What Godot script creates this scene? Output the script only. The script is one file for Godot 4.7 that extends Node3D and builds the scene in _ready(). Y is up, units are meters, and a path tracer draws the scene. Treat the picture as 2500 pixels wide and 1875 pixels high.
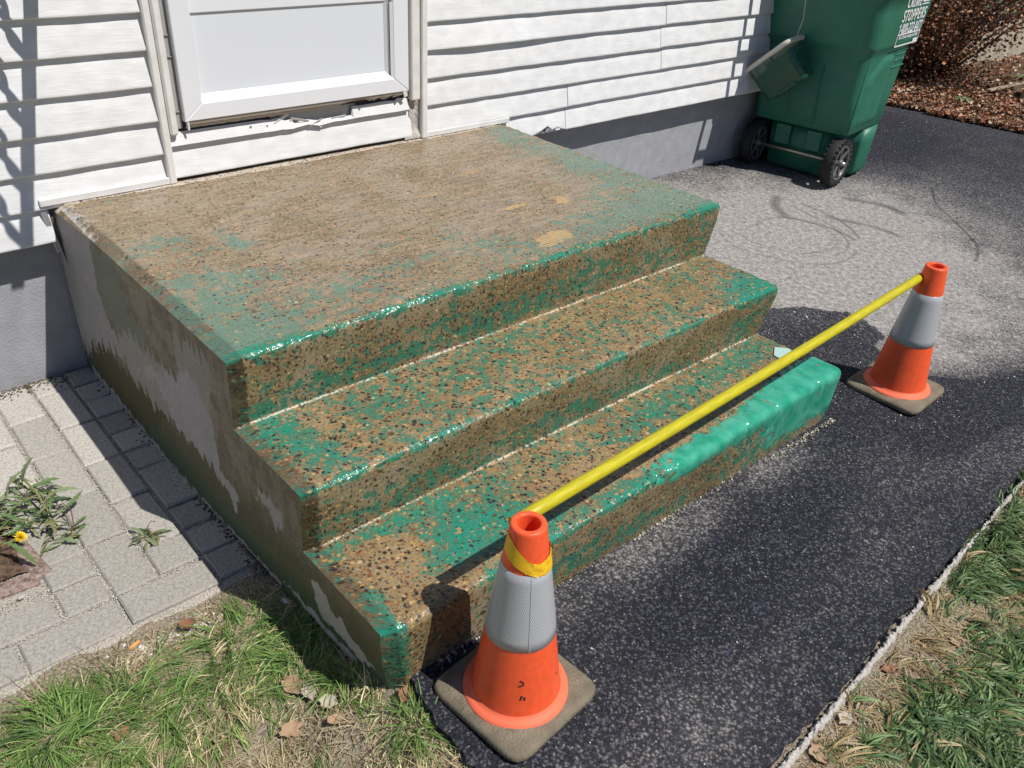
extends Node3D

var rng := RandomNumberGenerator.new()
var mats := {}
var taken := {}
const SUN := Vector3(-0.248, -1.0, -0.635)
const NOSE := [1.124, 1.409, 1.695]      # fronts of platform, upper tread, lower tread
const TOPY := [0.485, 0.306, 0.145]
const STEPW := [1.720, 1.697, 1.640]
const BACK := 0.012

func ground_y(x: float, z: float) -> float:
	return 0.06 - 0.012 * x - 0.05 * z

func path_y(z: float) -> float:
	return -0.1 - 0.02 * z

func sm(a: float, b: float, x: float) -> float:
	var t := clampf((x - a) / (b - a), 0.0, 1.0)
	return t * t * (3.0 - 2.0 * t)

func lawn_y(x: float, z: float) -> float:
	var left := -0.135 + 0.085 * sm(-0.2, 0.06, x) * sm(1.45, 1.72, z)
	var right := ground_y(x, z) - 0.015
	return lerpf(left, right, sm(0.1, 0.5, x))

# ------------------------------------------------------------------ helpers
func numbered(called: String) -> String:
	var n: int = taken.get(called, 0)
	taken[called] = n + 1
	return called if n == 0 else "%s_%03d" % [called, n]

func thing(called: String, label: String, category: String, at := Vector3.ZERO, turn := 0.0, group := "") -> Node3D:
	var o := Node3D.new()
	o.name = numbered(called)
	add_child(o)
	o.position = at
	o.rotation.y = turn
	tag(o, label, category, group)
	return o

func tag(o: Node3D, label: String, category: String, group := "") -> void:
	o.set_meta("label", label)
	o.set_meta("category", category)
	if group:
		o.set_meta("group", group)

func obj(called: String, mesh: Mesh, m: Material, parent: Node = null, xf := Transform3D()) -> MeshInstance3D:
	var o := MeshInstance3D.new()
	o.mesh = mesh
	o.material_override = m
	if parent == null:
		o.name = numbered(called)
		add_child(o)
	else:
		var n := 0
		var nm := called
		while parent.has_node(NodePath(nm)):
			n += 1
			nm = "%s_%03d" % [called, n]
		o.name = nm
		parent.add_child(o, true)
	o.transform = xf
	return o

func piece(called: String, counter: Dictionary, mesh: Mesh, m: Material, parent: Node, xf := Transform3D()) -> MeshInstance3D:
	var o := MeshInstance3D.new()
	o.mesh = mesh
	o.material_override = m
	var n: int = counter.get(called, 0)
	counter[called] = n + 1
	o.name = called if n == 0 else "%s_%03d" % [called, n]
	parent.add_child(o, true)
	o.transform = xf
	return o

func struct(called: String, mesh: Mesh, m: Material) -> MeshInstance3D:
	var o := obj(called, mesh, m)
	o.set_meta("kind", "structure")
	return o

func scatter(called: String, mesh: Mesh, m: Material, xfs: Array, cols: Array, parent: Node = null) -> MultiMeshInstance3D:
	var mm := MultiMesh.new()
	mm.transform_format = MultiMesh.TRANSFORM_3D
	mm.use_colors = true
	mm.mesh = mesh
	mm.instance_count = xfs.size()
	for i in xfs.size():
		mm.set_instance_transform(i, xfs[i])
		mm.set_instance_color(i, cols[i])
	var o := MultiMeshInstance3D.new()
	o.multimesh = mm
	o.material_override = m
	if parent == null:
		o.name = numbered(called)
		add_child(o)
	else:
		o.name = called
		parent.add_child(o, true)
	o.set_meta("kind", "stuff")
	return o

func lin(r: float, g: float, b: float) -> Color:
	return Color(r, g, b).linear_to_srgb()

func mat(called: String, c: Color, rough := 0.7, spec := 0.5) -> StandardMaterial3D:
	var m := StandardMaterial3D.new()
	m.resource_name = called
	m.albedo_color = c
	m.roughness = rough
	m.metallic_specular = spec
	m.cull_mode = BaseMaterial3D.CULL_DISABLED
	mats[called] = m
	return m

func begin(smooth := true) -> SurfaceTool:
	var st := SurfaceTool.new()
	st.begin(Mesh.PRIMITIVE_TRIANGLES)
	st.set_smooth_group(0 if smooth else -1)
	return st

func done(st: SurfaceTool, index := true) -> ArrayMesh:
	if index:
		st.index()
	st.generate_normals()
	return st.commit()

func quad(st: SurfaceTool, a: Vector3, b: Vector3, c: Vector3, d: Vector3) -> void:
	# corners clockwise as seen from the front
	for v in [a, b, c, a, c, d]:
		st.add_vertex(v)

func quad_uv(st: SurfaceTool, p: Array, u: Array) -> void:
	for k in [0, 1, 2, 0, 2, 3]:
		st.set_uv(u[k])
		st.add_vertex(p[k])

# a box with chamfered edges, in the frame xf, centred
func bevel_box(st: SurfaceTool, xf: Transform3D, size: Vector3, b: float) -> void:
	var h := size * 0.5
	b = minf(b, minf(h.x, minf(h.y, h.z)) * 0.9)
	var pt := func(sx: float, sy: float, sz: float, axis: int) -> Vector3:
		var v := Vector3(sx * h.x, sy * h.y, sz * h.z)
		if axis != 0: v.x -= sx * b
		if axis != 1: v.y -= sy * b
		if axis != 2: v.z -= sz * b
		return xf * v
	var face := func(ps: Array, out: Vector3) -> void:
		var n: Vector3 = (ps[1] - ps[0]).cross(ps[2] - ps[0])
		if n.dot(xf.basis * out) > 0.0:
			ps.reverse()
		for k in range(1, ps.size() - 1):
			st.add_vertex(ps[0])
			st.add_vertex(ps[k])
			st.add_vertex(ps[k + 1])
	for s in [-1.0, 1.0]:
		face.call([pt.call(s, -1, -1, 0), pt.call(s, 1, -1, 0), pt.call(s, 1, 1, 0), pt.call(s, -1, 1, 0)], Vector3(s, 0, 0))
		face.call([pt.call(-1, s, -1, 1), pt.call(1, s, -1, 1), pt.call(1, s, 1, 1), pt.call(-1, s, 1, 1)], Vector3(0, s, 0))
		face.call([pt.call(-1, -1, s, 2), pt.call(1, -1, s, 2), pt.call(1, 1, s, 2), pt.call(-1, 1, s, 2)], Vector3(0, 0, s))
		for t in [-1.0, 1.0]:
			face.call([pt.call(s, t, -1, 0), pt.call(s, t, 1, 0), pt.call(s, t, 1, 1), pt.call(s, t, -1, 1)], Vector3(s, t, 0))
			face.call([pt.call(s, -1, t, 0), pt.call(s, 1, t, 0), pt.call(s, 1, t, 2), pt.call(s, -1, t, 2)], Vector3(s, 0, t))
			face.call([pt.call(-1, s, t, 1), pt.call(1, s, t, 1), pt.call(1, s, t, 2), pt.call(-1, s, t, 2)], Vector3(0, s, t))
			for w in [-1.0, 1.0]:
				face.call([pt.call(s, t, w, 0), pt.call(s, t, w, 1), pt.call(s, t, w, 2)], Vector3(s, t, w))

func box_mesh(lo: Vector3, hi: Vector3, b := 0.002) -> ArrayMesh:
	var st := begin(false)
	bevel_box(st, Transform3D(Basis(), (lo + hi) * 0.5), hi - lo, b)
	return done(st)

# a grid of points rows x columns -> smooth surface; uv from arrays of the same shape
func grid_mesh(rows: Array, uvs: Array, flip := false) -> ArrayMesh:
	var vs := PackedVector3Array()
	var us := PackedVector2Array()
	var idx := PackedInt32Array()
	var w: int = rows[0].size()
	for j in rows.size():
		vs.append_array(rows[j])
		us.append_array(uvs[j])
	for j in rows.size() - 1:
		for i in w - 1:
			var a := j * w + i
			if flip:
				idx.append_array(PackedInt32Array([a, a + w, a + 1, a + 1, a + w, a + w + 1]))
			else:
				idx.append_array(PackedInt32Array([a, a + 1, a + w, a + 1, a + w + 1, a + w]))
	var arr := []
	arr.resize(Mesh.ARRAY_MAX)
	arr[Mesh.ARRAY_VERTEX] = vs
	arr[Mesh.ARRAY_TEX_UV] = us
	arr[Mesh.ARRAY_INDEX] = idx
	var am := ArrayMesh.new()
	am.add_surface_from_arrays(Mesh.PRIMITIVE_TRIANGLES, arr)
	var st := SurfaceTool.new()
	st.create_from(am, 0)
	st.generate_normals()
	st.generate_tangents()
	return st.commit()

# surface of revolution round y; profile of (radius, height), upwards and outside first
func lathe(profile: Array, segs := 48, u_rep := 1.0, v_scale := 1.0) -> ArrayMesh:
	var rows := []
	var uvs := []
	var run := 0.0
	for k in profile.size():
		var p: Vector2 = profile[k]
		if k > 0:
			run += p.distance_to(profile[k - 1])
		var r := PackedVector3Array()
		var u := PackedVector2Array()
		for i in segs + 1:
			var a := TAU * i / segs
			r.append(Vector3(cos(a) * p.x, p.y, sin(a) * p.x))
			u.append(Vector2(u_rep * i / segs, run * v_scale))
		rows.append(r)
		uvs.append(u)
	return grid_mesh(rows, uvs, true)

func tube(path: Array, radii: Array, segs := 8, closed := true) -> ArrayMesh:
	var rows := []
	var uvs := []
	var side := Vector3.UP
	for k in path.size():
		var d: Vector3 = path[mini(k + 1, path.size() - 1)] - path[maxi(k - 1, 0)]
		d = d.normalized()
		if absf(d.dot(side)) > 0.95:
			side = Vector3.RIGHT if absf(d.x) < 0.8 else Vector3.BACK
		var a := d.cross(side).normalized()
		var b := d.cross(a).normalized()
		side = -b if b.dot(side) < 0 else b
		b = side
		a = b.cross(d).normalized()
		var r: float = radii[k] if k < radii.size() else radii[-1]
		var row := PackedVector3Array()
		var u := PackedVector2Array()
		for i in segs + 1:
			var t := TAU * i / segs
			row.append(path[k] + (a * cos(t) + b * sin(t)) * r)
			u.append(Vector2(float(i) / segs, k * 0.1))
		rows.append(row)
		uvs.append(u)
	if closed:
		var ends := [path[0], path[-1]]
		for e in 2:
			var row := PackedVector3Array()
			var u := PackedVector2Array()
			for i in segs + 1:
				row.append(ends[e])
				u.append(Vector2(0.5, 0))
			if e == 0:
				rows.push_front(row)
				uvs.push_front(u)
			else:
				rows.append(row)
				uvs.append(u)
	return grid_mesh(rows, uvs)

# a flat outline in x,z (or any plane through xf) lifted to a slab; top edge chamfered
func slab(outline: PackedVector2Array, y0: float, y1: float, b: float, hgt = null) -> ArrayMesh:
	var st := begin(false)
	var ins := Geometry2D.offset_polygon(outline, -b)
	var top: PackedVector2Array = ins[0] if ins.size() and ins[0].size() == outline.size() else outline
	# match the order of corners
	var best := 0
	for k in top.size():
		if top[k].distance_to(outline[0]) < top[best].distance_to(outline[0]):
			best = k
	var t2 := PackedVector2Array()
	for k in top.size():
		t2.append(top[(best + k) % top.size()])
	if t2.size() > 2 and t2[1].distance_to(outline[1]) > t2[t2.size() - 1].distance_to(outline[1]):
		var t3 := PackedVector2Array([t2[0]])
		for k in range(t2.size() - 1, 0, -1):
			t3.append(t2[k])
		t2 = t3
	var n := outline.size()
	var cw := Geometry2D.is_polygon_clockwise(outline)
	var lift := func(p: Vector2, y: float) -> Vector3:
		return Vector3(p.x, y + (hgt.call(p.x, p.y) if hgt != null else 0.0), p.y)
	for k in n:
		var m := (k + 1) % n
		var a := [[outline[k], y0], [outline[m], y0], [outline[m], y1 - b], [outline[k], y1 - b], [t2[k], y1], [t2[m], y1]]
		var v := []
		for q in a:
			v.append(lift.call(q[0], q[1]))
		if cw:
			quad(st, v[0], v[3], v[2], v[1])
			quad(st, v[3], v[4], v[5], v[2])
		else:
			quad(st, v[0], v[1], v[2], v[3])
			quad(st, v[3], v[2], v[5], v[4])
	var tri := Geometry2D.triangulate_polygon(t2)
	for k in range(0, tri.size(), 3):
		var p: Array = [lift.call(t2[tri[k]], y1), lift.call(t2[tri[k + 1]], y1), lift.call(t2[tri[k + 2]], y1)]
		if (p[1] - p[0]).cross(p[2] - p[0]).y > 0:
			p.reverse()
		for q in p:
			st.add_vertex(q)
	return done(st, false)

# ------------------------------------------------------------------ textures
func noise(freq: float, sd: int, oct := 4, kind := FastNoiseLite.TYPE_SIMPLEX_SMOOTH) -> FastNoiseLite:
	var n := FastNoiseLite.new()
	n.noise_type = kind
	n.frequency = freq
	n.seed = sd
	n.fractal_octaves = oct
	return n

func noise_bytes(w: int, h: int, freq: float, sd: int, oct := 4) -> PackedByteArray:
	return noise(freq, sd, oct).get_image(w, h).get_data()

func noise_tile(w: int, h: int, freq: float, sd: int, oct := 4) -> PackedByteArray:
	return noise(freq, sd, oct).get_seamless_image(w, h).get_data()

var lut := PackedByteArray()
func make_lut() -> void:
	lut.resize(1025)
	for i in 1025:
		lut[i] = int(clampf(Color(i / 1024.0, 0, 0).linear_to_srgb().r * 255.0 + 0.5, 0, 255))

func tex(w: int, h: int, data: PackedByteArray, fmt := Image.FORMAT_RGB8) -> ImageTexture:
	return ImageTexture.create_from_image(Image.create_from_data(w, h, false, fmt, data))

func normal_tex(w: int, h: int, heights: PackedByteArray, strength: float) -> ImageTexture:
	var im := Image.create_from_data(w, h, false, Image.FORMAT_L8, heights)
	im.convert(Image.FORMAT_RF)
	im.bump_map_to_normal_map(strength)
	return ImageTexture.create_from_image(im)

func noise_normal(size: int, freq: float, sd: int, oct: int, strength: float) -> ImageTexture:
	return normal_tex(size, size, noise_tile(size, size, freq, sd, oct), strength)

# tint tile: a grey tile round `mid` (0..1 linear) with the given spread, in three close tones
func tone_tex(w: int, h: int, lo: Color, hi: Color, freq: float, sd: int, oct := 5, speck := 0.0, speck_col := Color.BLACK) -> ImageTexture:
	var nb := noise_tile(w, h, freq, sd, oct)
	var data := PackedByteArray()
	data.resize(w * h * 3)
	rng.seed = sd
	for i in w * h:
		var t := nb[i] / 255.0
		t = clampf((t - 0.5) * 1.5 + 0.5 + rng.randf_range(-0.06, 0.06), 0.0, 1.0)
		var c := lo.lerp(hi, t)
		if speck > 0.0 and rng.randf() < speck:
			c = c.lerp(speck_col, rng.randf_range(0.4, 1.0))
		data[i * 3] = lut[int(c.r * 1024)]
		data[i * 3 + 1] = lut[int(c.g * 1024)]
		data[i * 3 + 2] = lut[int(c.b * 1024)]
	return tex(w, h, data)

# ------------------------------------------------------------------ the painted, worn concrete of the steps
# u = x / 1.8 m, v = run along the profile / RUN
const PXM := 640.0
var RUN := 2.4
var prof_s := []        # run along the profile at: nose 1, foot 1, nose 2, foot 2, nose 3

func steps_textures() -> Array:
	var w := int(1.8 * PXM)
	var h := int(RUN * PXM)
	var s1: float = prof_s[0]
	var f1: float = prof_s[1]
	var s2: float = prof_s[2]
	var f2: float = prof_s[3]
	var s3: float = prof_s[4]
	var na := noise_bytes(w, h, 0.036, 11, 4)
	var nf := noise_bytes(w, h, 0.13, 12, 3)
	var nl := noise_bytes(w, h, 0.006, 13, 4)
	var ns := noise_bytes(int(w / 6.0) + 1, h, 0.06, 14, 3)   # stretched along x: scrape and broom marks
	var sw := int(w / 6.0) + 1
	# paint left on: patches as [x, s, radius x, radius s, strength]
	var t2 := f1 - 1.112      # z = s - t2 on the upper tread
	var t1 := f2 - 1.397
	var blobs := [
		[0.13, 0.06, 0.05, 0.015, 0.5], [0.21, 0.09, 0.06, 0.015, 0.45], [0.15, 0.45, 0.07, 0.07, 0.75], [0.29, 0.50, 0.035, 0.08, 0.85], [0.22, 0.57, 0.10, 0.03, 0.55], [0.30, 0.58, 0.04, 0.03, 0.6],
		[0.06, 0.48, 0.03, 0.05, 0.4], [0.10, 0.70, 0.08, 0.05, 0.6], [0.20, 0.74, 0.10, 0.04, 0.55], [0.08, 0.85, 0.10, 0.08, 0.65], [0.24, 0.80, 0.10, 0.05, 0.5],
		[0.14, 1.00, 0.12, 0.10, 0.55], [0.38, 0.96, 0.12, 0.07, 0.45], [0.60, 0.92, 0.14, 0.035, 0.5], [0.62, 0.80, 0.12, 0.02, 0.5], [0.86, 0.94, 0.09, 0.04, 0.55], [0.80, 0.83, 0.05, 0.05, 0.5],
		[0.92, 1.02, 0.12, 0.05, 0.4], [1.14, 0.93, 0.07, 0.02, 0.5], [1.22, 1.03, 0.2, 0.05, 0.55], [1.25, 0.95, 0.06, 0.03, 0.45], [1.38, 0.86, 0.06, 0.05, 0.45], [1.44, 0.98, 0.16, 0.10, 0.62], [1.62, 1.00, 0.12, 0.12, 0.72],
		[1.63, 0.10, 0.08, 0.07, 0.72], [1.57, 0.20, 0.09, 0.06, 0.62], [1.60, 0.34, 0.10, 0.10, 0.6], [1.64, 0.52, 0.10, 0.12, 0.6], [1.55, 0.60, 0.14, 0.07, 0.55], [1.62, 0.75, 0.12, 0.10, 0.62], [1.45, 0.38, 0.06, 0.04, 0.4],
		[1.50, 0.80, 0.1, 0.06, 0.35], [0.05, 1.06, 0.05, 0.06, 0.9],
		# upper tread
		[0.06, 1.16 + t2, 0.05, 0.10, 0.85], [0.10, 1.30 + t2, 0.05, 0.09, 0.7], [0.28, 1.22 + t2, 0.14, 0.10, 0.42], [0.55, 1.24 + t2, 0.16, 0.07, 0.36], [0.75, 1.17 + t2, 0.16, 0.05, 0.36], [0.5, 1.36 + t2, 0.3, 0.04, 0.32],
		[1.0, 1.28 + t2, 0.2, 0.06, 0.28], [1.25, 1.33 + t2, 0.1, 0.06, 0.34], [1.55, 1.32 + t2, 0.1, 0.07, 0.45], [1.64, 1.35 + t2, 0.09, 0.07, 1.0], [1.5, 1.39 + t2, 0.06, 0.03, 0.7], [1.45, 1.18 + t2, 0.12, 0.04, 0.3],
		# lower tread
		[0.20, 1.43 + t1, 0.22, 0.025, 0.8], [0.30, 1.53 + t1, 0.11, 0.075, 0.95], [0.22, 1.60 + t1, 0.09, 0.035, 0.75], [0.42, 1.56 + t1, 0.12, 0.05, 0.62], [0.42, 1.65 + t1, 0.14, 0.05, 0.55], [0.45, 1.47 + t1, 0.05, 0.04, 0.4],
		[0.65, 1.49 + t1, 0.10, 0.025, 0.55], [0.62, 1.60 + t1, 0.04, 0.02, 0.5], [0.85, 1.52 + t1, 0.12, 0.04, 0.4], [1.0, 1.48 + t1, 0.14, 0.05, 0.5], [1.25, 1.47 + t1, 0.2, 0.05, 0.5], [1.5, 1.46 + t1, 0.16, 0.05, 0.5],
		[0.7, 1.67 + t1, 0.16, 0.03, 0.6], [1.1, 1.57 + t1, 0.14, 0.05, 0.4], [0.02, 1.55 + t1, 0.03, 0.2, 0.35],
		# scraped bare
		[0.09, 1.51 + t1, 0.09, 0.06, -0.9], [0.14, 1.66 + t1, 0.12, 0.05, -0.7], [0.60, 1.55 + t1, 0.14, 0.05, -0.5], [0.85, 1.60 + t1, 0.12, 0.04, -0.5], [0.8, 0.35, 0.5, 0.3, -0.5], [0.15, 1.22 + t2, 0.04, 0.06, -0.4],
		# risers: paint low down and in streaks
		[0.35, f1 - 0.04, 0.3, 0.05, 0.62], [0.8, f1 - 0.05, 0.2, 0.05, 0.6], [1.1, f1 - 0.08, 0.16, 0.06, 0.55], [1.45, f1 - 0.05, 0.25, 0.06, 0.42], [1.66, f1 - 0.09, 0.05, 0.1, 0.3], [0.6, s1 + 0.05, 0.05, 0.05, 0.4],
		[0.3, f2 - 0.04, 0.3, 0.045, 0.55], [0.8, f2 - 0.04, 0.25, 0.05, 0.6], [1.2, f2 - 0.03, 0.2, 0.03, 0.5], [1.55, f2 - 0.06, 0.12, 0.07, 0.6],
		[0.5, s3 + 0.10, 0.2, 0.05, 0.5], [0.75, s3 + 0.13, 0.2, 0.03, 0.6], [0.3, s3 + 0.08, 0.06, 0.1, 0.55], [0.02, s3 + 0.1, 0.03, 0.2, 0.8], [1.3, s3 + 0.1, 0.3, 0.08, 0.6],
	]
	var cell := 4
	var gw := int(ceil(float(w) / cell))
	var gh := int(ceil(float(h) / cell))
	var bias := PackedFloat32Array()
	bias.resize(gw * gh)
	for j in gh:
		var s := j * cell / PXM
		var on_top := s < s1
		var riser := (s > s1 and s < f1) or (s > s2 and s < f2) or s > s3
		for i in gw:
			var x := i * cell / PXM
			var b := -0.55
			if on_top:
				b += 0.42 * exp(-(s1 - s) / 0.17) + 0.30 * exp(-maxf(0.0, 1.70 - x) / 0.13) + (0.34 * exp(-x / 0.09) if s > 0.30 else 0.0)
			elif riser:
				b = -0.46
			else:
				b = -0.27
			bias[j * gw + i] = b
	for q in blobs:
		var i0 := maxi(0, int((q[0] - 2.2 * q[2]) * PXM / cell))
		var i1 := mini(gw - 1, int((q[0] + 2.2 * q[2]) * PXM / cell))
		var j0 := maxi(0, int((q[1] - 2.2 * q[3]) * PXM / cell))
		var j1 := mini(gh - 1, int((q[1] + 2.2 * q[3]) * PXM / cell))
		for j in range(j0, j1 + 1):
			for i in range(i0, i1 + 1):
				var dx: float = (i * cell / PXM - q[0]) / q[2]
				var ds: float = (j * cell / PXM - q[1]) / q[3]
				bias[j * gw + i] += q[4] * exp(-(dx * dx + ds * ds))
	var col := PackedByteArray()
	col.resize(w * h * 3)
	var hgt := PackedByteArray()
	hgt.resize(w * h)
	var rgh := PackedByteArray()
	rgh.resize(w * h)
	var cover := PackedByteArray()
	cover.resize(w * h)
	rng.seed = 5
	for j in h:
		var s := j / PXM
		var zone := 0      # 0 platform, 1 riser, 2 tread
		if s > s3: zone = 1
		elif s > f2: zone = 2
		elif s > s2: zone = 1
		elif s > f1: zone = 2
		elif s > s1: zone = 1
		var dn := minf(minf(absf(s - s1), absf(s - s2)), absf(s - s3))
		var df := minf(absf(s - f1), absf(s - f2))
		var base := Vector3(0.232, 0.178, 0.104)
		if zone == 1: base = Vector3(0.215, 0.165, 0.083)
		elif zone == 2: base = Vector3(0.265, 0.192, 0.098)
		var nose_b := 0.80 * exp(-pow(dn / 0.013, 2.0))
		var broom := (0.5 + 0.5 * sin(s * TAU / 0.0092 + 0.9 * sin(s * 40.0))) if zone == 0 else 0.0
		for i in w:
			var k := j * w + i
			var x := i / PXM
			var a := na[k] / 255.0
			var f := nf[k] / 255.0
			var l := nl[k] / 255.0
			var st := ns[j * sw + int(i / 6.0)] / 255.0
			var r := base.x
			var g := base.y
			var b := base.z
			# broad tone and fine grain
			var t := 1.0 + (l - 0.5) * (0.28 if zone == 0 else 0.5) + (f - 0.5) * 0.75 + (st - 0.5) * (0.62 if zone == 0 else 0.2)
			r *= t
			g *= t * (1.0 + (l - 0.5) * 0.10)
			b *= t * (1.0 + (l - 0.5) * 0.28)
			var hh := 120.0 + (f - 0.5) * 70.0
			if zone == 0:
				var pink := sm(0.35, 0.75, l * 0.6 + a * 0.4) * sm(1.15, 0.8, s)
				r = lerpf(r, 0.33, pink * 0.25)
				g = lerpf(g, 0.27, pink * 0.25)
				b = lerpf(b, 0.205, pink * 0.25)
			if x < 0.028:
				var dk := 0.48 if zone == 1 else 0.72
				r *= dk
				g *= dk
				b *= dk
			if zone == 0:
				# broom marks with pale ridges in the middle and back of the platform
				var bm := sm(0.42, 0.6, l * 0.35 + st * 0.65) * sm(1.02, 0.85, s) * sm(0.12, 0.3, x) * sm(1.62, 1.4, x)
				var rb := sm(0.5, 0.92, broom) * bm * sm(0.34, 0.56, st)
				r = lerpf(r, 0.46, rb * 0.72)
				g = lerpf(g, 0.34, rb * 0.72)
				b = lerpf(b, 0.205, rb * 0.72)
				r *= 1.0 - 0.22 * bm * (1.0 - broom)
				g *= 1.0 - 0.19 * bm * (1.0 - broom)
				hh += broom * 22.0 * bm
				if s < 0.05:
					# mortar smeared along the wall
					var edge := 0.024 + 0.012 * a + 0.014 * (1.0 - sm(0.0, 0.5, absf(x - 0.6)))
					var mo := sm(edge + 0.004, edge - 0.004, s + (f - 0.5) * 0.008)
					r = lerpf(r, 0.62, mo)
					g = lerpf(g, 0.55, mo)
					b = lerpf(b, 0.48, mo)
				if x < 0.06 and s < 0.40:
					# flaky white coat at the back left edge
					var fl := sm(0.0, 0.06, 0.046 - x - 0.06 * s + (a - 0.5) * 0.05 + (f - 0.5) * 0.02 - 0.05 * sm(0.28, 0.4, s))
					r = lerpf(r, 0.66, fl)
					g = lerpf(g, 0.64, fl)
					b = lerpf(b, 0.60, fl)
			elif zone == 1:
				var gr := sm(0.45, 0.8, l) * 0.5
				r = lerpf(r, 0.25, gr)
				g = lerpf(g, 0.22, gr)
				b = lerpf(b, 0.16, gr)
			var v: float = bias[(j / cell) * gw + int(i / float(cell))] + (a - 0.5) * 1.25 + (f - 0.5) * 1.05
			if zone == 1:
				v += (st - 0.5) * 0.7
			v += nose_b * (0.55 + 2.2 * (l - 0.5))
			var p := sm(-0.03, 0.06, v)
			var thick := sm(0.25, 0.75, v)
			var tr := lerpf(0.070, 0.022, thick)
			var tg := lerpf(0.180, 0.225, thick)
			var tb := lerpf(0.115, 0.150, thick)
			if zone == 1:
				tr = 0.035
				tg = 0.155
				tb = 0.095
			if zone == 0 and dn > 0.03:
				tr = 0.085
				tg = 0.195
				tb = 0.145
				p *= 0.82
			var tt := 0.85 + 0.3 * f
			r = lerpf(r, tr * tt, p)
			g = lerpf(g, tg * tt, p)
			b = lerpf(b, tb * tt, p)
			hh += p * 26.0 + thick * 20.0
			# pale line of lime where riser meets tread
			var lime := exp(-pow(df / 0.0034, 2.0)) * sm(0.35, 0.65, l + (f - 0.5) * 1.5 + (a - 0.5) * 0.6)
			r = lerpf(r, 0.66, lime * 0.85)
			g = lerpf(g, 0.56, lime * 0.85)
			b = lerpf(b, 0.44, lime * 0.85)
			cover[k] = int(p * 255.0)
			col[k * 3] = lut[int(clampf(r, 0, 1) * 1024)]
			col[k * 3 + 1] = lut[int(clampf(g, 0, 1) * 1024)]
			col[k * 3 + 2] = lut[int(clampf(b, 0, 1) * 1024)]
			hgt[k] = int(clampf(hh, 0, 255))
			rgh[k] = int(lerpf([74.0, 130.0, 92.0][zone] + 40.0 * (a - 0.5), 58.0, p * (0.4 + 0.6 * thick)))
	# pebbles set in the surface
	var kinds := [Vector3(0.018, 0.018, 0.02), Vector3(0.03, 0.026, 0.025), Vector3(0.10, 0.055, 0.03), Vector3(0.22, 0.085, 0.035), Vector3(0.46, 0.27, 0.10), Vector3(0.56, 0.41, 0.23), Vector3(0.58, 0.49, 0.36), Vector3(0.22, 0.21, 0.15), Vector3(0.36, 0.20, 0.09)]
	var odds := [0, 0, 0, 1, 1, 2, 2, 2, 3, 3, 4, 4, 4, 4, 5, 7, 7, 8, 8, 8]
	for n in 108000:
		var cx := rng.randi_range(6, w - 7)
		var cy := rng.randi_range(6, h - 7)
		var s := cy / PXM
		var zone := 0
		if (s > s1 and s < f1) or (s > s2 and s < f2) or s > s3: zone = 1
		elif s > f1: zone = 2
		var c0 := cover[cy * w + cx] / 255.0
		if c0 > 0.5 and rng.randf() < 0.50:
			continue
		var big := rng.randf()
		var rad := (0.9 + 1.8 * big * big * big) if zone != 2 else (0.95 + 2.5 * pow(big, 4.0))
		if zone != 2 and rng.randf() < (0.45 if nl[cy * w + cx] > 135 else 0.08):
			continue
		var pc: Vector3 = kinds[odds[rng.randi() % odds.size()]]
		if zone == 1 and rng.randf() < 0.6: pc = kinds[rng.randi() % 3]
		var ea := rng.randf_range(0.6, 1.0)
		var th := rng.randf() * PI
		var ca := cos(th)
		var sa := sin(th)
		var rr := int(ceil(rad * 1.3))
		var amt := 0.95 if zone == 2 else 0.90
		for dy in range(-rr, rr + 1):
			var y := cy + dy
			if y < 0 or y >= h: continue
			for dx in range(-rr, rr + 1):
				var xx := cx + dx
				if xx < 0 or xx >= w: continue
				var uu := (dx * ca + dy * sa) / (rad * 1.2)
				var vv := (-dx * sa + dy * ca) / (rad * ea)
				var d := uu * uu + vv * vv
				if d > 1.0: continue
				var k := y * w + xx
				var q := amt * (1.0 - d * d * 0.5)
				col[k * 3] = int(lerpf(col[k * 3], lut[int(pc.x * 1024)], q))
				col[k * 3 + 1] = int(lerpf(col[k * 3 + 1], lut[int(pc.y * 1024)], q))
				col[k * 3 + 2] = int(lerpf(col[k * 3 + 2], lut[int(pc.z * 1024)], q))
				hgt[k] = mini(255, hgt[k] + int(34.0 * (1.0 - d)))
				rgh[k] = 85
	# bare ochre scrapes across the broom marks
	var scrapes := [
		[Vector2(1.079, 0.759), Vector2(1.134, 0.753), Vector2(1.168, 0.763), Vector2(1.124, 0.779), Vector2(1.073, 0.778)],
		[Vector2(0.977, 1.030), Vector2(0.987, 0.988), Vector2(1.025, 0.994), Vector2(1.066, 0.978), Vector2(1.119, 0.993), Vector2(1.096, 1.047), Vector2(1.046, 1.048), Vector2(0.993, 1.065), Vector2(0.953, 1.044)],
		[Vector2(1.280, 0.768), Vector2(1.310, 0.769), Vector2(1.307, 0.817), Vector2(1.277, 0.838), Vector2(1.253, 0.808)],
		[Vector2(0.905, 0.525), Vector2(0.954, 0.527), Vector2(1.012, 0.541), Vector2(0.984, 0.552), Vector2(0.927, 0.545)],
		[Vector2(1.165, 0.419), Vector2(1.230, 0.410), Vector2(1.285, 0.418), Vector2(1.229, 0.439), Vector2(1.166, 0.441)],
		[Vector2(1.06, 0.58), Vector2(1.10, 0.575), Vector2(1.09, 0.59), Vector2(1.05, 0.595)],
	]
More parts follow.
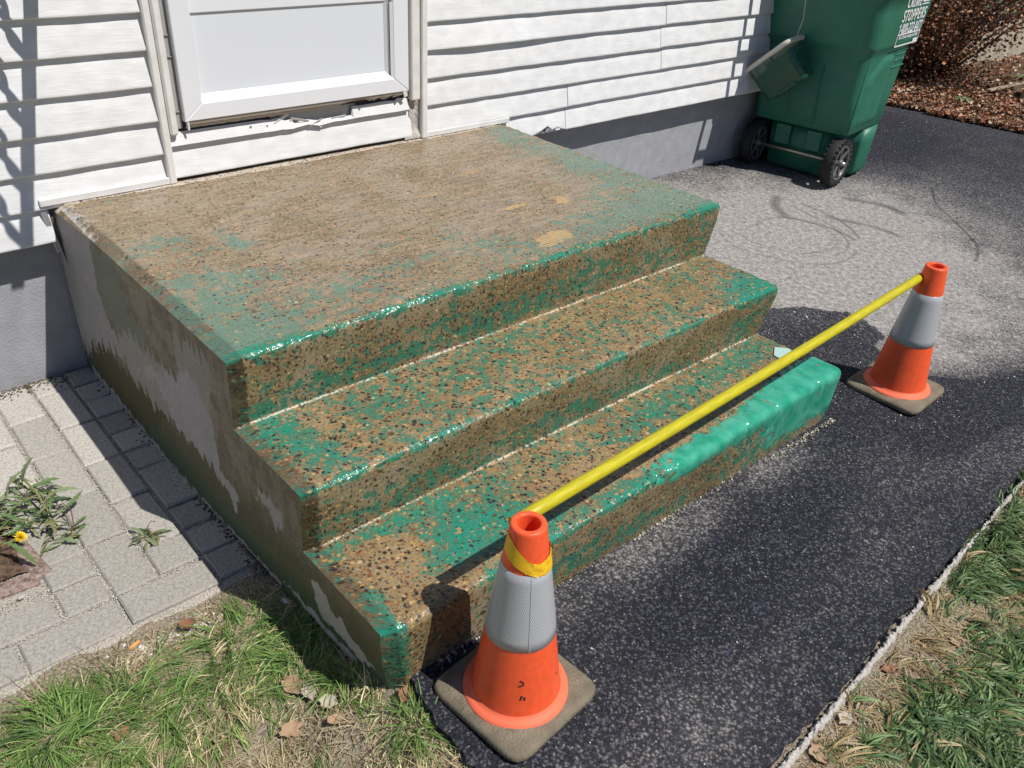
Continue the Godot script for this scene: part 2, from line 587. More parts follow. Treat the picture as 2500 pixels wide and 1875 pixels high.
	for q in scrapes.size():
		var pg := PackedVector2Array(scrapes[q])
		var lo := pg[0]
		var hi := pg[0]
		for p in pg:
			lo = lo.min(p)
			hi = hi.max(p)
		for j in range(int((lo.y - 0.015) * PXM), int((hi.y + 0.015) * PXM)):
			for i in range(int((lo.x - 0.02) * PXM), int((hi.x + 0.02) * PXM)):
				var k := j * w + i
				var pt := Vector2(i / PXM + (nf[k] / 255.0 - 0.5) * 0.03 + (ns[j * sw + int(i / 6.0)] / 255.0 - 0.5) * 0.03, j / PXM + (na[k] / 255.0 - 0.5) * 0.012)
				if not Geometry2D.is_point_in_polygon(pt, pg): continue
				if sin(j / PXM * TAU / 0.0105) > 0.55 - 0.25 * float(q > 2): continue
				var tone := 0.9 + 0.2 * nf[k] / 255.0
				var amt := 0.9 if q < 3 else 0.5
				col[k * 3] = int(lerpf(col[k * 3], lut[int(0.52 * tone * 1024)], amt))
				col[k * 3 + 1] = int(lerpf(col[k * 3 + 1], lut[int(0.345 * tone * 1024)], amt))
				col[k * 3 + 2] = int(lerpf(col[k * 3 + 2], lut[int(0.155 * tone * 1024)], amt))
				hgt[k] = 95
				rgh[k] = 200
	return [tex(w, h, col), normal_tex(w, h, hgt, 3.2), tex(w, h, rgh, Image.FORMAT_L8)]

# the left flank: coats of cement wash, bare patches and green run-off, u = z, v = y
func flank_textures() -> Array:
	var ppm := 520.0
	var z0 := -0.12
	var y1 := 0.5
	var w := int(1.86 * ppm)
	var h := int(0.72 * ppm)
	var na := noise_bytes(w, h, 0.018, 31, 5)
	var nf := noise_bytes(w, h, 0.10, 32, 4)
	var nb := noise_bytes(w, int(h / 4.0) + 1, 0.05, 33, 4)     # streaks that run down
	var col := PackedByteArray()
	col.resize(w * h * 3)
	var hgt := PackedByteArray()
	hgt.resize(w * h)
	for j in h:
		var y := y1 - j / ppm
		for i in w:
			var k := j * w + i
			var z := z0 + i / ppm
			var a := na[k] / 255.0
			var f := nf[k] / 255.0
			var s := nb[int(j / 4.0) * w + i] / 255.0
			var c := Vector3(0.265, 0.225, 0.165).lerp(Vector3(0.18, 0.15, 0.10), sm(0.35, 0.7, a * 0.6 + s * 0.4))
			var low := sm(0.16, 0.04, y + (s - 0.5) * 0.10 + (a - 0.5) * 0.08)
			c = c.lerp(Vector3(0.085, 0.085, 0.038), low * 0.8)
			var gr := sm(0.03, -0.06, y + (s - 0.5) * 0.08)
			c = c.lerp(Vector3(0.04, 0.10, 0.055), gr * 0.7)
			c *= 0.78 + 0.44 * f
			if nf[(k * 7 + 13) % nf.size()] > 214: c *= 0.6
			col[k * 3] = int(clampf(c.x, 0, 1) * 255)
			col[k * 3 + 1] = int(clampf(c.y, 0, 1) * 255)
			col[k * 3 + 2] = int(clampf(c.z, 0, 1) * 255)
			hgt[k] = int(70 + 110 * f + 20 * a)
	rng.seed = 8
	var lilac := Vector3(0.36, 0.34, 0.335)
	var polys := [
		[Vector3(0.33, 0.315, 0.30), 0.03, [[-0.12, 0.5], [0.079, 0.5], [0.263, 0.47], [0.255, 0.333], [0.30, 0.211], [0.397, 0.134], [0.303, 0.129], [0.069, 0.042], [-0.01, -0.02], [-0.12, 0.02]]],
		[Vector3(0.185, 0.20, 0.15), 0.03, [[0.263, 0.47], [0.435, 0.44], [0.481, 0.349], [0.621, 0.304], [0.523, 0.241], [0.398, 0.226], [0.26, 0.235], [0.245, 0.333]]],
		[Vector3(0.30, 0.285, 0.25), 0.03, [[0.430, 0.245], [0.562, 0.258], [0.691, 0.244], [0.828, 0.246], [0.829, 0.176], [0.617, 0.060], [0.417, 0.084], [0.334, 0.144]]],
		[Vector3(0.30, 0.275, 0.235), 0.03, [[0.784, 0.386], [0.994, 0.427], [0.985, 0.348], [0.981, 0.260], [0.862, 0.220], [0.803, 0.299]]],
		[Vector3(0.085, 0.078, 0.034), 0.025, [[-0.001, 0.015], [0.226, 0.085], [0.380, 0.066], [0.523, 0.066], [0.648, 0.073], [0.45, -0.06], [0.293, -0.122], [0.074, -0.108]]],
		[lilac, 0.02, [[0.388, 0.132], [0.639, 0.164], [0.709, 0.080], [0.888, 0.082], [1.042, 0.011], [1.065, 0.060], [0.974, 0.096], [0.951, 0.242], [0.860, 0.332], [0.7, 0.24]]],
		[lilac * 1.05, 0.02, [[1.133, 0.131], [1.192, 0.134], [1.281, 0.102], [1.287, 0.170], [1.223, 0.176]]],
		[lilac * 1.15, 0.014, [[1.389, 0.050], [1.448, 0.071], [1.451, 0.014], [1.507, 0.024], [1.523, -0.011], [1.607, -0.043], [1.557, -0.070], [1.494, -0.065], [1.391, -0.052]]],
		[lilac * 1.15, 0.014, [[1.216, -0.085], [1.361, -0.08], [1.466, -0.09], [1.56, -0.09], [1.60, -0.10], [1.510, -0.125], [1.427, -0.125], [1.319, -0.112]]],
		[lilac * 1.05, 0.012, [[0.0, -0.07], [0.5, -0.095], [1.2, -0.105], [1.2, -0.125], [0.5, -0.12], [0.0, -0.11]]],
	]
	for q in polys:
		var pg := PackedVector2Array()
		var lo := Vector2(9, 9)
		var hi := Vector2(-9, -9)
		for p in q[2]:
			var v := Vector2(p[0], p[1])
			pg.append(v)
			lo = lo.min(v)
			hi = hi.max(v)
		var c: Vector3 = q[0]
		var jit: float = q[1]
		for j in range(maxi(0, int((y1 - hi.y - jit) * ppm)), mini(h, int((y1 - lo.y + jit) * ppm))):
			for i in range(maxi(0, int((lo.x - jit - z0) * ppm)), mini(w, int((hi.x + jit - z0) * ppm))):
				var k := j * w + i
				var f := nf[k] / 255.0
				var a := na[k] / 255.0
				var s := nb[int(j / 4.0) * w + i] / 255.0
				var pt := Vector2(z0 + i / ppm + (a - 0.5) * jit * 2.0, y1 - j / ppm + (s - 0.5) * jit * 3.5 + (f - 0.5) * jit * 0.6)
				if Geometry2D.is_point_in_polygon(pt, pg):
					var tone := 0.88 + 0.24 * f + (a - 0.5) * 0.16
					col[k * 3] = int(clampf(c.x * tone, 0, 1) * 255)
					col[k * 3 + 1] = int(clampf(c.y * tone, 0, 1) * 255)
					col[k * 3 + 2] = int(clampf(c.z * tone, 0, 1) * 255)
					hgt[k] = mini(255, hgt[k] + 75)
	for k in w * h * 3:
		col[k] = lut[int(col[k] * 1024.0 / 255.0)]
	return [tex(w, h, col), normal_tex(w, h, hgt, 2.5)]

# ------------------------------------------------------------------ asphalt: a tile of stones and a map of the dust on it
func asphalt_textures() -> Array:
	var n := 1024      # one metre
	var nb := noise_tile(n, n, 0.05, 41, 4)
	var col := PackedByteArray()
	col.resize(n * n * 3)
	var hgt := PackedByteArray()
	hgt.resize(n * n)
	var msk := PackedByteArray()
	msk.resize(n * n)
	rng.seed = 42
	for k in n * n:
		col[k * 3] = 28
		col[k * 3 + 1] = 29
		col[k * 3 + 2] = 36
		hgt[k] = 50
		msk[k] = 225
	for q in 46000:
		var cx := rng.randi() % n
		var cy := rng.randi() % n
		var rad := 1.3 + 3.0 * pow(rng.randf(), 1.6)
		var ea := rng.randf_range(0.55, 1.0)
		var th := rng.randf() * PI
		var ca := cos(th)
		var sa := sin(th)
		var v := rng.randf()
		var g := 0.017 + 0.085 * v * v
		var tint := Vector3(g * 0.88, g * 0.95, g * 1.28)
		if rng.randf() < 0.045:
			rad = minf(rad, 2.4)
			tint = Vector3(0.36, 0.355, 0.35) * rng.randf_range(0.2, 1.0)
		var top := 90 + int(rng.randf() * 130)
		var take := 70 + int(sqrt(rng.randf()) * 185)
		var rr := int(ceil(rad))
		for dy in range(-rr, rr + 1):
			for dx in range(-rr, rr + 1):
				var uu := (dx * ca + dy * sa) / rad
				var vv := (-dx * sa + dy * ca) / (rad * ea)
				var d := uu * uu + vv * vv
				if d > 1.0: continue
				var k := ((cy + dy + n) % n) * n + (cx + dx + n) % n
				var hv := int(top * (1.0 - 0.45 * d))
				hgt[k] = hv
				var e := 1.0 - 0.4 * d
				col[k * 3] = lut[int(tint.x * e * 1024)]
				col[k * 3 + 1] = lut[int(tint.y * e * 1024)]
				col[k * 3 + 2] = lut[int(tint.z * e * 1024)]
				msk[k] = take
	var gray := Image.create_from_data(n, n, false, Image.FORMAT_L8, msk)
	var mask := PackedByteArray()
	mask.resize(n * n)
	for k in n * n:
		mask[k] = clampi(msk[k] + int((nb[k] - 128) * 0.3), 0, 255)
	return [tex(n, n, col), normal_tex(n, n, hgt, 4.0), tex(n, n, mask, Image.FORMAT_L8)]

const AX0 := -0.1
const AZ0 := -1.3
const AW := 7.2
const AH := 4.4
# where water and sweeping have left the asphalt bare of dust
var bare := PackedVector2Array([Vector2(1.62, 1.36), Vector2(1.80, 1.24), Vector2(2.00, 1.16), Vector2(2.14, 1.15), Vector2(2.28, 1.20), Vector2(2.34, 1.28), Vector2(2.40, 1.32), Vector2(2.42, 1.42), Vector2(2.37, 1.50), Vector2(2.22, 1.53), Vector2(2.24, 1.62), Vector2(2.17, 1.70), Vector2(2.30, 1.82), Vector2(2.34, 1.92), Vector2(2.60, 2.0), Vector2(2.5, 2.1), Vector2(2.2, 2.08), Vector2(2.0, 1.98), Vector2(1.85, 2.0), Vector2(1.7, 1.85), Vector2(1.68, 1.6)])
func dark_at(x: float, z: float) -> bool:
	if x < 1.5 or x > 2.7 or z < 1.1 or z > 2.2: return false
	return Geometry2D.is_point_in_polygon(Vector2(x, z), bare)

func dust_map() -> ImageTexture:
	var w := 1800
	var h := 1100
	var na := noise_bytes(w, h, 0.012, 51, 5)
	var nf := noise_bytes(w, h, 0.12, 52, 3)
	rng.seed = 53
	var data := PackedByteArray()
	data.resize(w * h * 4)
	# dust in coarse cells first
	var cell := 10
	var gw := w / cell + 1
	var gh := h / cell + 1
	var grid := PackedFloat32Array()
	grid.resize(gw * gh)
	# [x, z, rx, rz, amount]
	var spots := [[2.15, 0.55, 0.8, 0.75, 0.95], [2.9, 0.75, 0.75, 0.5, 0.8], [2.5, 0.95, 0.6, 0.35, 0.5], [3.3, 0.95, 0.6, 0.35, 0.35], [3.6, 0.5, 0.5, 0.4, 0.25], [2.85, 1.55, 0.6, 0.4, 0.3], [3.2, 1.5, 1.0, 0.6, 0.3],
		[0.80, 1.72, 0.22, 0.06, 0.40], [0.55, 1.86, 0.22, 0.12, 0.08], [1.3, 1.72, 0.15, 0.05, 0.3], [1.45, 1.98, 0.35, 0.06, 0.05], [1.35, 2.10, 0.25, 0.07, 0.06], [0.9, 2.12, 0.35, 0.08, 0.03], [0.5, 2.15, 0.22, 0.10, 0.08], [0.35, 2.1, 0.25, 0.2, 0.10], [0.40, 1.72, 0.12, 0.05, 0.25], [2.0, 2.02, 0.35, 0.10, 0.10], [2.45, 1.75, 0.4, 0.12, 0.22],
		[0.62, 1.92, 0.2, 0.1, -0.12], [1.0, 1.90, 0.3, 0.07, -0.12], [2.16, 1.88, 0.16, 0.12, -0.7], [1.95, 1.95, 0.15, 0.07, -0.5], [1.75, 1.62, 0.15, 0.15, -0.5], [2.4, 1.98, 0.3, 0.14, -0.4], [4.4, 0.0, 0.8, 0.5, -0.3]]
	for j in gh:
		for i in gw:
			var x := AX0 + i * cell * AW / w
			var z := AZ0 + j * cell * AH / h
			var v := 0.012 + 0.06 * sm(3.0, 4.5, x) + 0.10 * sm(1.4, 0.2, z) * sm(1.7, 2.2, x) * sm(5.0, 3.0, x) + 0.10 * sm(1.75, 2.2, x) * sm(5.6, 3.6, x)
			for q in spots:
				var dx: float = (x - q[0]) / q[2]
				var dz: float = (z - q[1]) / q[3]
				v += q[4] * exp(-(dx * dx + dz * dz))
			grid[j * gw + i] = v
	for j in h:
		for i in w:
			var k := j * w + i
			var gi := float(i) / cell
			var gj := float(j) / cell
			var i0 := int(gi)
			var j0 := int(gj)
			var fx := gi - i0
			var fy := gj - j0
			var o := j0 * gw + i0
			var v := lerpf(lerpf(grid[o], grid[mini(o + 1, gw * gh - 1)], fx), lerpf(grid[mini(o + gw, gw * gh - 1)], grid[mini(o + gw + 1, gw * gh - 1)], fx), fy)
			var a := na[k] / 255.0 - 0.5
			var f := nf[k] / 255.0 - 0.5
			if dark_at(AX0 + i * AW / w + 0.10 * a * 0.5, AZ0 + j * AH / h + 0.10 * a * 0.5 + 0.03 * f):
				v *= 0.10
			v = clampf(v * (1.0 + 0.8 * a) + 0.03 * a, 0.0, 1.1)
			var g := rng.randf()
			v = clampf(v * (0.35 + 0.35 * sm(0.3, 1.0, v)) + 0.62 * sm(g - 0.12, g + 0.12, v) + 0.10 * f * v, 0.0, 0.90)
			data[k * 4] = 172 + int(70 * f)
			data[k * 4 + 1] = 167 + int(70 * f)
			data[k * 4 + 2] = 162 + int(68 * f)
			data[k * 4 + 3] = int(255 * v)
	# tyre and board scuffs rubbed through the dust
	var curves := [
		[0.010, 0.55, [[2.80, 0.66], [2.83, 0.60], [2.92, 0.585], [3.02, 0.61], [3.10, 0.70], [3.11, 0.80], [3.05, 0.90], [2.96, 0.95], [2.84, 0.95], [2.72, 0.90], [2.66, 0.80], [2.64, 0.70], [2.67, 0.62]]],
		[0.012, 0.5, [[3.22, 0.52], [3.20, 0.66], [3.17, 0.80], [3.08, 0.94], [2.97, 1.0], [2.86, 1.0]]],
		[0.016, 0.5, [[3.30, 0.56], [3.29, 0.72], [3.24, 0.86], [3.16, 0.96]]],
		[0.03, 0.35, [[3.02, 0.58], [3.1, 0.70], [3.14, 0.84], [3.12, 0.96]]],
		[0.05, 0.35, [[3.27, 0.43], [3.14, 0.50], [3.06, 0.62]]],
		[0.05, 0.42, [[3.60, 0.64], [3.70, 0.80], [3.68, 0.92]]],
		[0.04, 0.35, [[3.25, 0.72], [3.36, 0.92], [3.38, 1.06]]],
		[0.013, 0.75, [[4.25, 0.80], [4.02, 0.93], [3.86, 1.10], [3.66, 1.30], [3.50, 1.38], [3.42, 1.40]]],
		[0.012, 0.4, [[2.55, 0.80], [2.66, 0.98], [2.82, 1.06], [3.0, 1.04]]],
		[0.010, 0.4, [[2.60, 0.55], [2.52, 0.70], [2.56, 0.86]]],
	]
	for q in curves:
		var pts: Array = q[2]
		var cv := Curve3D.new()
		cv.bake_interval = 0.004
		for n in pts.size():
			var p := Vector3(pts[n][0], 0, pts[n][1])
			var d := Vector3(pts[mini(n + 1, pts.size() - 1)][0] - pts[maxi(n - 1, 0)][0], 0, pts[mini(n + 1, pts.size() - 1)][1] - pts[maxi(n - 1, 0)][1]) / 6.0
			cv.add_point(p, -d, d)
		var wd: float = q[0] * w / AW
		for p in cv.get_baked_points():
			var ci := (p.x - AX0) * w / AW
			var cj := (p.z - AZ0) * h / AH
			for dj in range(-int(wd) - 1, int(wd) + 2):
				for di in range(-int(wd) - 1, int(wd) + 2):
					var d := sqrt(float(di * di + dj * dj)) / (wd * 0.6 + 0.4)
					if d > 1.0: continue
					var k := (int(cj) + dj) * w + int(ci) + di
					if k < 0 or k >= w * h: continue
					var f := nf[k] / 255.0
					data[k * 4 + 3] = mini(data[k * 4 + 3], int(maxf(0.0, data[k * 4 + 3] * (1.0 - q[1] * (0.11 if q[0] > 0.02 else 0.22) * (1.0 - d * 0.6) * (0.3 + 1.2 * f)) - 0.3)))
	return tex(w, h, data, Image.FORMAT_RGBA8)

func honeycomb() -> Array:
	var n := 256
	var data := PackedByteArray()
	data.resize(n * n * 3)
	var rg := PackedByteArray()
	rg.resize(n * n)
	# 8 x 8 hexagon cells (rows offset), periodic
	var c := n / 8.0
	for j in n:
		for i in n:
			var best := 1e9
			var second := 1e9
			var row := int(floor(j / c))
			for dr in range(-1, 2):
				var rr := row + dr
				var off := c * 0.5 if posmod(rr, 2) == 1 else 0.0
				var cy := (rr + 0.5) * c
				var ci := int(floor((i - off) / c))
				for dc in range(-1, 2):
					var cx := (ci + dc + 0.5) * c + off
					var d := Vector2(i - cx, (j - cy) * 1.1).length()
					if d < best:
						second = best
						best = d
					elif d < second:
						second = d
			var wall := sm(6.0, 3.0, second - best)
			var v := lerpf(0.33, 0.80, wall)
			data[(j * n + i) * 3] = lut[int(v * 0.96 * 1024)]
			data[(j * n + i) * 3 + 1] = lut[int(v * 0.99 * 1024)]
			data[(j * n + i) * 3 + 2] = lut[int(v * 1.05 * 1024)]
			rg[j * n + i] = int(lerpf(70, 150, wall))
	return [tex(n, n, data), tex(n, n, rg, Image.FORMAT_L8)]

# long wood grain pressed into the vinyl
func grain_normal() -> ImageTexture:
	var n := 512
	var nz := noise(0.03, 61, 4)
	var hg := PackedByteArray()
	hg.resize(n * n)
	for j in n:
		for i in n:
			var t := TAU * i / n
			var v := nz.get_noise_3d(cos(t) * 34.0, sin(t) * 34.0, j * 1.6)
			var ridge := 1.0 - absf(v) * 3.2
			hg[j * n + i] = int(clampf(120 + 60 * v + 55 * maxf(0.0, ridge), 0, 255))
	return normal_tex(n, n, hg, 2.0)

func make_materials() -> void:
	make_lut()
	var m := mat("asphalt", Color.WHITE, 0.85, 0.35)
	var a := asphalt_textures()
	m.albedo_texture = a[0]
	m.normal_enabled = true
	m.normal_texture = a[1]
	m.normal_scale = 1.0
	m.detail_enabled = true
	m.detail_uv_layer = BaseMaterial3D.DETAIL_UV_2
	m.detail_blend_mode = BaseMaterial3D.BLEND_MODE_MIX
	m.detail_albedo = dust_map()
	m.detail_mask = a[2]

	m = mat("vinyl", lin(0.76, 0.765, 0.775), 0.5, 0.4)
	m.albedo_texture = tone_tex(512, 512, Color(0.88, 0.88, 0.875), Color(1, 1, 1), 0.012, 71, 5, 0.003, Color(0.7, 0.68, 0.62))
	m.normal_enabled = true
	m.normal_texture = grain_normal()
	m.normal_scale = 0.55
	m.uv1_scale = Vector3(1.4, 2.6, 1)
	mats["trim"] = m.duplicate()
	mats["trim"].normal_enabled = false
	mats["trim"].uv1_triplanar = true
	mats["trim"].albedo_color = lin(0.73, 0.725, 0.72)
	mats["casing"] = mats["trim"].duplicate()
	mats["casing"].albedo_color = lin(0.75, 0.735, 0.71)
	m = mat("door", lin(0.74, 0.755, 0.785), 0.42, 0.5)
	m = mat("door_panel", lin(0.72, 0.75, 0.80), 0.32, 0.5)
	m.albedo_texture = tone_tex(512, 512, Color(0.93, 0.93, 0.93), Color(1, 1, 1), 0.006, 72, 3, 0.0004, Color(0.1, 0.1, 0.1))
	mat("jamb", lin(0.34, 0.33, 0.32), 0.5)
	mat("sweep", lin(0.36, 0.32, 0.27), 0.6)
	mat("dark_gap", lin(0.02, 0.02, 0.02), 0.9)
	mat("screw", lin(0.2, 0.2, 0.2), 0.4)
	m = mat("zinc", lin(0.45, 0.46, 0.47), 0.45)
	m.metallic = 0.5
	mat("glass", Color(0.75, 0.82, 0.85, 0.15), 0.05)
	mats["glass"].transparency = BaseMaterial3D.TRANSPARENCY_ALPHA
	mat("inside", lin(0.10, 0.10, 0.10), 0.8)
	m = mat("foundation", lin(0.35, 0.36, 0.385), 0.8, 0.3)
	m.albedo_texture = tone_tex(512, 512, Color(0.85, 0.85, 0.85), Color(1, 1, 1), 0.010, 73, 5, 0.001, Color(1, 1, 1))
	m.normal_enabled = true
	m.normal_texture = noise_normal(512, 0.09, 74, 4, 2.5)
	m.normal_scale = 0.4
	m.uv1_triplanar = true
	m.uv1_scale = Vector3.ONE * 1.8
	m = mat("roofing", lin(0.06, 0.058, 0.055), 0.9)

	m = mat("paver", Color.WHITE, 0.85, 0.3)
	m.albedo_texture = tone_tex(512, 512, Color(0.39, 0.375, 0.355), Color(0.58, 0.56, 0.53), 0.05, 75, 5, 0.05, Color(0.66, 0.62, 0.54))
	m.normal_enabled = true
	m.normal_texture = noise_normal(512, 0.10, 76, 4, 3.5)
	m.uv1_triplanar = true
	m.uv1_world_triplanar = true
	m.uv1_scale = Vector3.ONE * 3.2
	for k in 3:
		mats["paver%d" % k] = m.duplicate()
		mats["paver%d" % k].albedo_color = [lin(0.98, 0.96, 0.93), lin(0.80, 0.785, 0.755), lin(0.70, 0.685, 0.66)][k]
	m = mat("joint_sand", Color.WHITE, 0.95, 0.2)
	m.albedo_texture = tone_tex(512, 512, Color(0.22, 0.19, 0.15), Color(0.54, 0.50, 0.44), 0.09, 77, 4, 0.10, Color(0.8, 0.78, 0.74))
	m.normal_enabled = true
	m.normal_texture = noise_normal(256, 0.2, 78, 3, 5.0)
	m.uv1_triplanar = true
	m.uv1_world_triplanar = true
	m.uv1_scale = Vector3.ONE * 3.0
	m = mat("soil", Color.WHITE, 0.95, 0.2)
	m.albedo_texture = tone_tex(1024, 1024, Color(0.12, 0.095, 0.065), Color(0.38, 0.32, 0.235), 0.06, 79, 5, 0.10, Color(0.5, 0.45, 0.36))
	m.normal_enabled = true
	m.normal_texture = noise_normal(512, 0.12, 80, 4, 5.0)
	m.uv1_triplanar = true
	m.uv1_world_triplanar = true
	m.uv1_scale = Vector3.ONE * 1.7
	m = mat("mulch", Color.WHITE, 0.95, 0.2)
	m.albedo_texture = tone_tex(512, 512, Color(0.035, 0.022, 0.015), Color(0.17, 0.115, 0.08), 0.06, 81, 5, 0.05, Color(0.3, 0.22, 0.16))
	m.uv1_triplanar = true
	m.uv1_world_triplanar = true
	m.uv1_scale = Vector3.ONE * 1.3
	m = mat("far_lawn", Color.WHITE, 0.95, 0.2)
	m.albedo_texture = tone_tex(512, 512, Color(0.05, 0.08, 0.02), Color(0.13, 0.13, 0.05), 0.02, 82, 5)
	m.uv1_triplanar = true
	m.uv1_scale = Vector3.ONE * 0.6

	var s := steps_textures()
	m = mat("steps", Color.WHITE, 1.0, 0.45)
	m.albedo_texture = s[0]
	m.normal_enabled = true
	m.normal_texture = s[1]
	m.normal_scale = 0.8
	m.roughness_texture = s[2]
	s = flank_textures()
	m = mat("flank", Color.WHITE, 0.75, 0.4)
	m.albedo_texture = s[0]
	m.normal_enabled = true
	m.normal_texture = s[1]
	m.normal_scale = 0.8
	m = mat("repair", Color.WHITE, 0.22, 0.6)
	m.albedo_texture = tone_tex(1024, 512, Color(0.012, 0.27, 0.165), Color(0.07, 0.40, 0.275), 0.014, 83, 5, 0.006, Color(0.7, 0.8, 0.75))
	m.normal_enabled = true
	m.normal_texture = noise_normal(512, 0.015, 84, 5, 2.0)
	m.uv1_scale = Vector3(1.2, 1.6, 1)
	m = mat("crumb", Color.WHITE, 0.9, 0.3)
	m.vertex_color_use_as_albedo = true
	m = mat("leafy", Color.WHITE, 0.55, 0.4)
	m.vertex_color_use_as_albedo = true
	m.backlight_enabled = true
	m.backlight = Color(0.35, 0.4, 0.2)
	m = mat("dry", Color.WHITE, 0.8, 0.25)
	m.vertex_color_use_as_albedo = true

	m = mat("cone_orange", lin(0.92, 0.118, 0.036), 0.42, 0.5)
	m.subsurf_scatter_enabled = true
	m.subsurf_scatter_strength = 0.12
	m.albedo_texture = tone_tex(512, 512, Color(0.86, 0.87, 0.88), Color(1, 1, 1), 0.016, 85, 5, 0.004, Color(1, 1, 1))
	mats["cone_flange"] = mat("cone_flange", lin(0.85, 0.17, 0.085), 0.6, 0.4)
	m = mat("collar", Color.WHITE, 0.4, 0.6)
	var hc := honeycomb()
	m.albedo_texture = hc[0]
	m.roughness_texture = hc[1]
	m.roughness = 1.0
	m.metallic = 0.1
	m = mat("rubber", Color.WHITE, 0.85, 0.3)
	m.albedo_texture = tone_tex(512, 512, Color(0.13, 0.112, 0.08), Color(0.235, 0.20, 0.145), 0.010, 86, 5, 0.01, Color(0.05, 0.05, 0.05))
	m.normal_enabled = true
	m.normal_texture = noise_normal(256, 0.15, 87, 3, 2.0)
	m.uv1_triplanar = true
	m.uv1_scale = Vector3.ONE * 3.0
	m = mat("tape", lin(0.80, 0.48, 0.02), 0.35, 0.5)
	mat("scuff", lin(0.06, 0.02, 0.015), 0.7)
	m = mat("pole", lin(0.56, 0.50, 0.012), 0.5, 0.5)
	m.albedo_texture = tone_tex(256, 256, Color(0.78, 0.76, 0.74), Color(1, 1, 1), 0.04, 88, 3)

	m = mat("bin_plastic", lin(0.032, 0.175, 0.115), 0.45, 0.45)
	m.normal_enabled = true
	m.normal_texture = noise_normal(256, 0.2, 89, 3, 1.2)
	m.normal_scale = 0.35
	m.albedo_texture = tone_tex(512, 512, Color(0.82, 0.84, 0.84), Color(1, 1, 1), 0.012, 90, 5, 0.001, Color(1, 1, 1))
	m.uv1_triplanar = true
	m.uv1_scale = Vector3.ONE * 1.4
	mat("bin_dark", lin(0.008, 0.03, 0.02), 0.6)
	mat("tyre", lin(0.018, 0.018, 0.019), 0.75)
	m = mat("rim_grey", lin(0.10, 0.10, 0.105), 0.4)
	m = mat("steel", lin(0.55, 0.5, 0.4), 0.35)
	m.metallic = 0.8
	mat("print", lin(0.78, 0.79, 0.80), 0.5)
	m = mat("tub", Color(0.13, 0.33, 0.26, 0.72), 0.12, 0.5)
	m.transparency = BaseMaterial3D.TRANSPARENCY_ALPHA
	mat("tub_rim", lin(0.62, 0.60, 0.52), 0.4)
	mat("string", lin(0.45, 0.5, 0.45), 0.7)
	mat("bark", lin(0.16, 0.12, 0.09), 0.9)
	m = mat("brick", Color.WHITE, 0.85, 0.3)
	m.albedo_texture = tone_tex(256, 256, Color(0.10, 0.05, 0.042), Color(0.33, 0.25, 0.22), 0.05, 91, 5, 0.2, Color(0.5, 0.44, 0.40))
	m.uv1_triplanar = true
	m.uv1_scale = Vector3.ONE * 4.0
	m = mat("concrete", Color.WHITE, 0.9, 0.3)
	m.albedo_texture = tone_tex(512, 512, Color(0.36, 0.32, 0.25), Color(0.50, 0.46, 0.38), 0.01, 92, 5, 0.01, Color(0.3, 0.27, 0.2))
	m.uv1_triplanar = true
	mat("green_siding", lin(0.13, 0.16, 0.10), 0.6)
	m = mat("plaster", Color.WHITE, 0.9, 0.3)
	m.albedo_texture = tone_tex(256, 256, Color(0.30, 0.275, 0.25), Color(0.62, 0.59, 0.55), 0.09, 93, 4, 0.05, Color(0.12, 0.1, 0.09))
	m.uv1_triplanar = true
	m.uv1_scale = Vector3.ONE * 5.0
	m = mat("timber", Color.WHITE, 0.85, 0.3)
	m.albedo_texture = tone_tex(256, 256, Color(0.26, 0.20, 0.14), Color(0.45, 0.37, 0.28), 0.04, 94, 4)
	m.uv1_triplanar = true
	m.uv1_scale = Vector3(2, 14, 14)
	mat("butt_paper", lin(0.62, 0.33, 0.10), 0.8)
	mat("flower", lin(0.80, 0.55, 0.01), 0.6)
	mat("iron", lin(0.02, 0.02, 0.02), 0.5)
# ------------------------------------------------------------------ the steps
var prof := []          # [z, y, nz, ny, s, inset z, inset y]

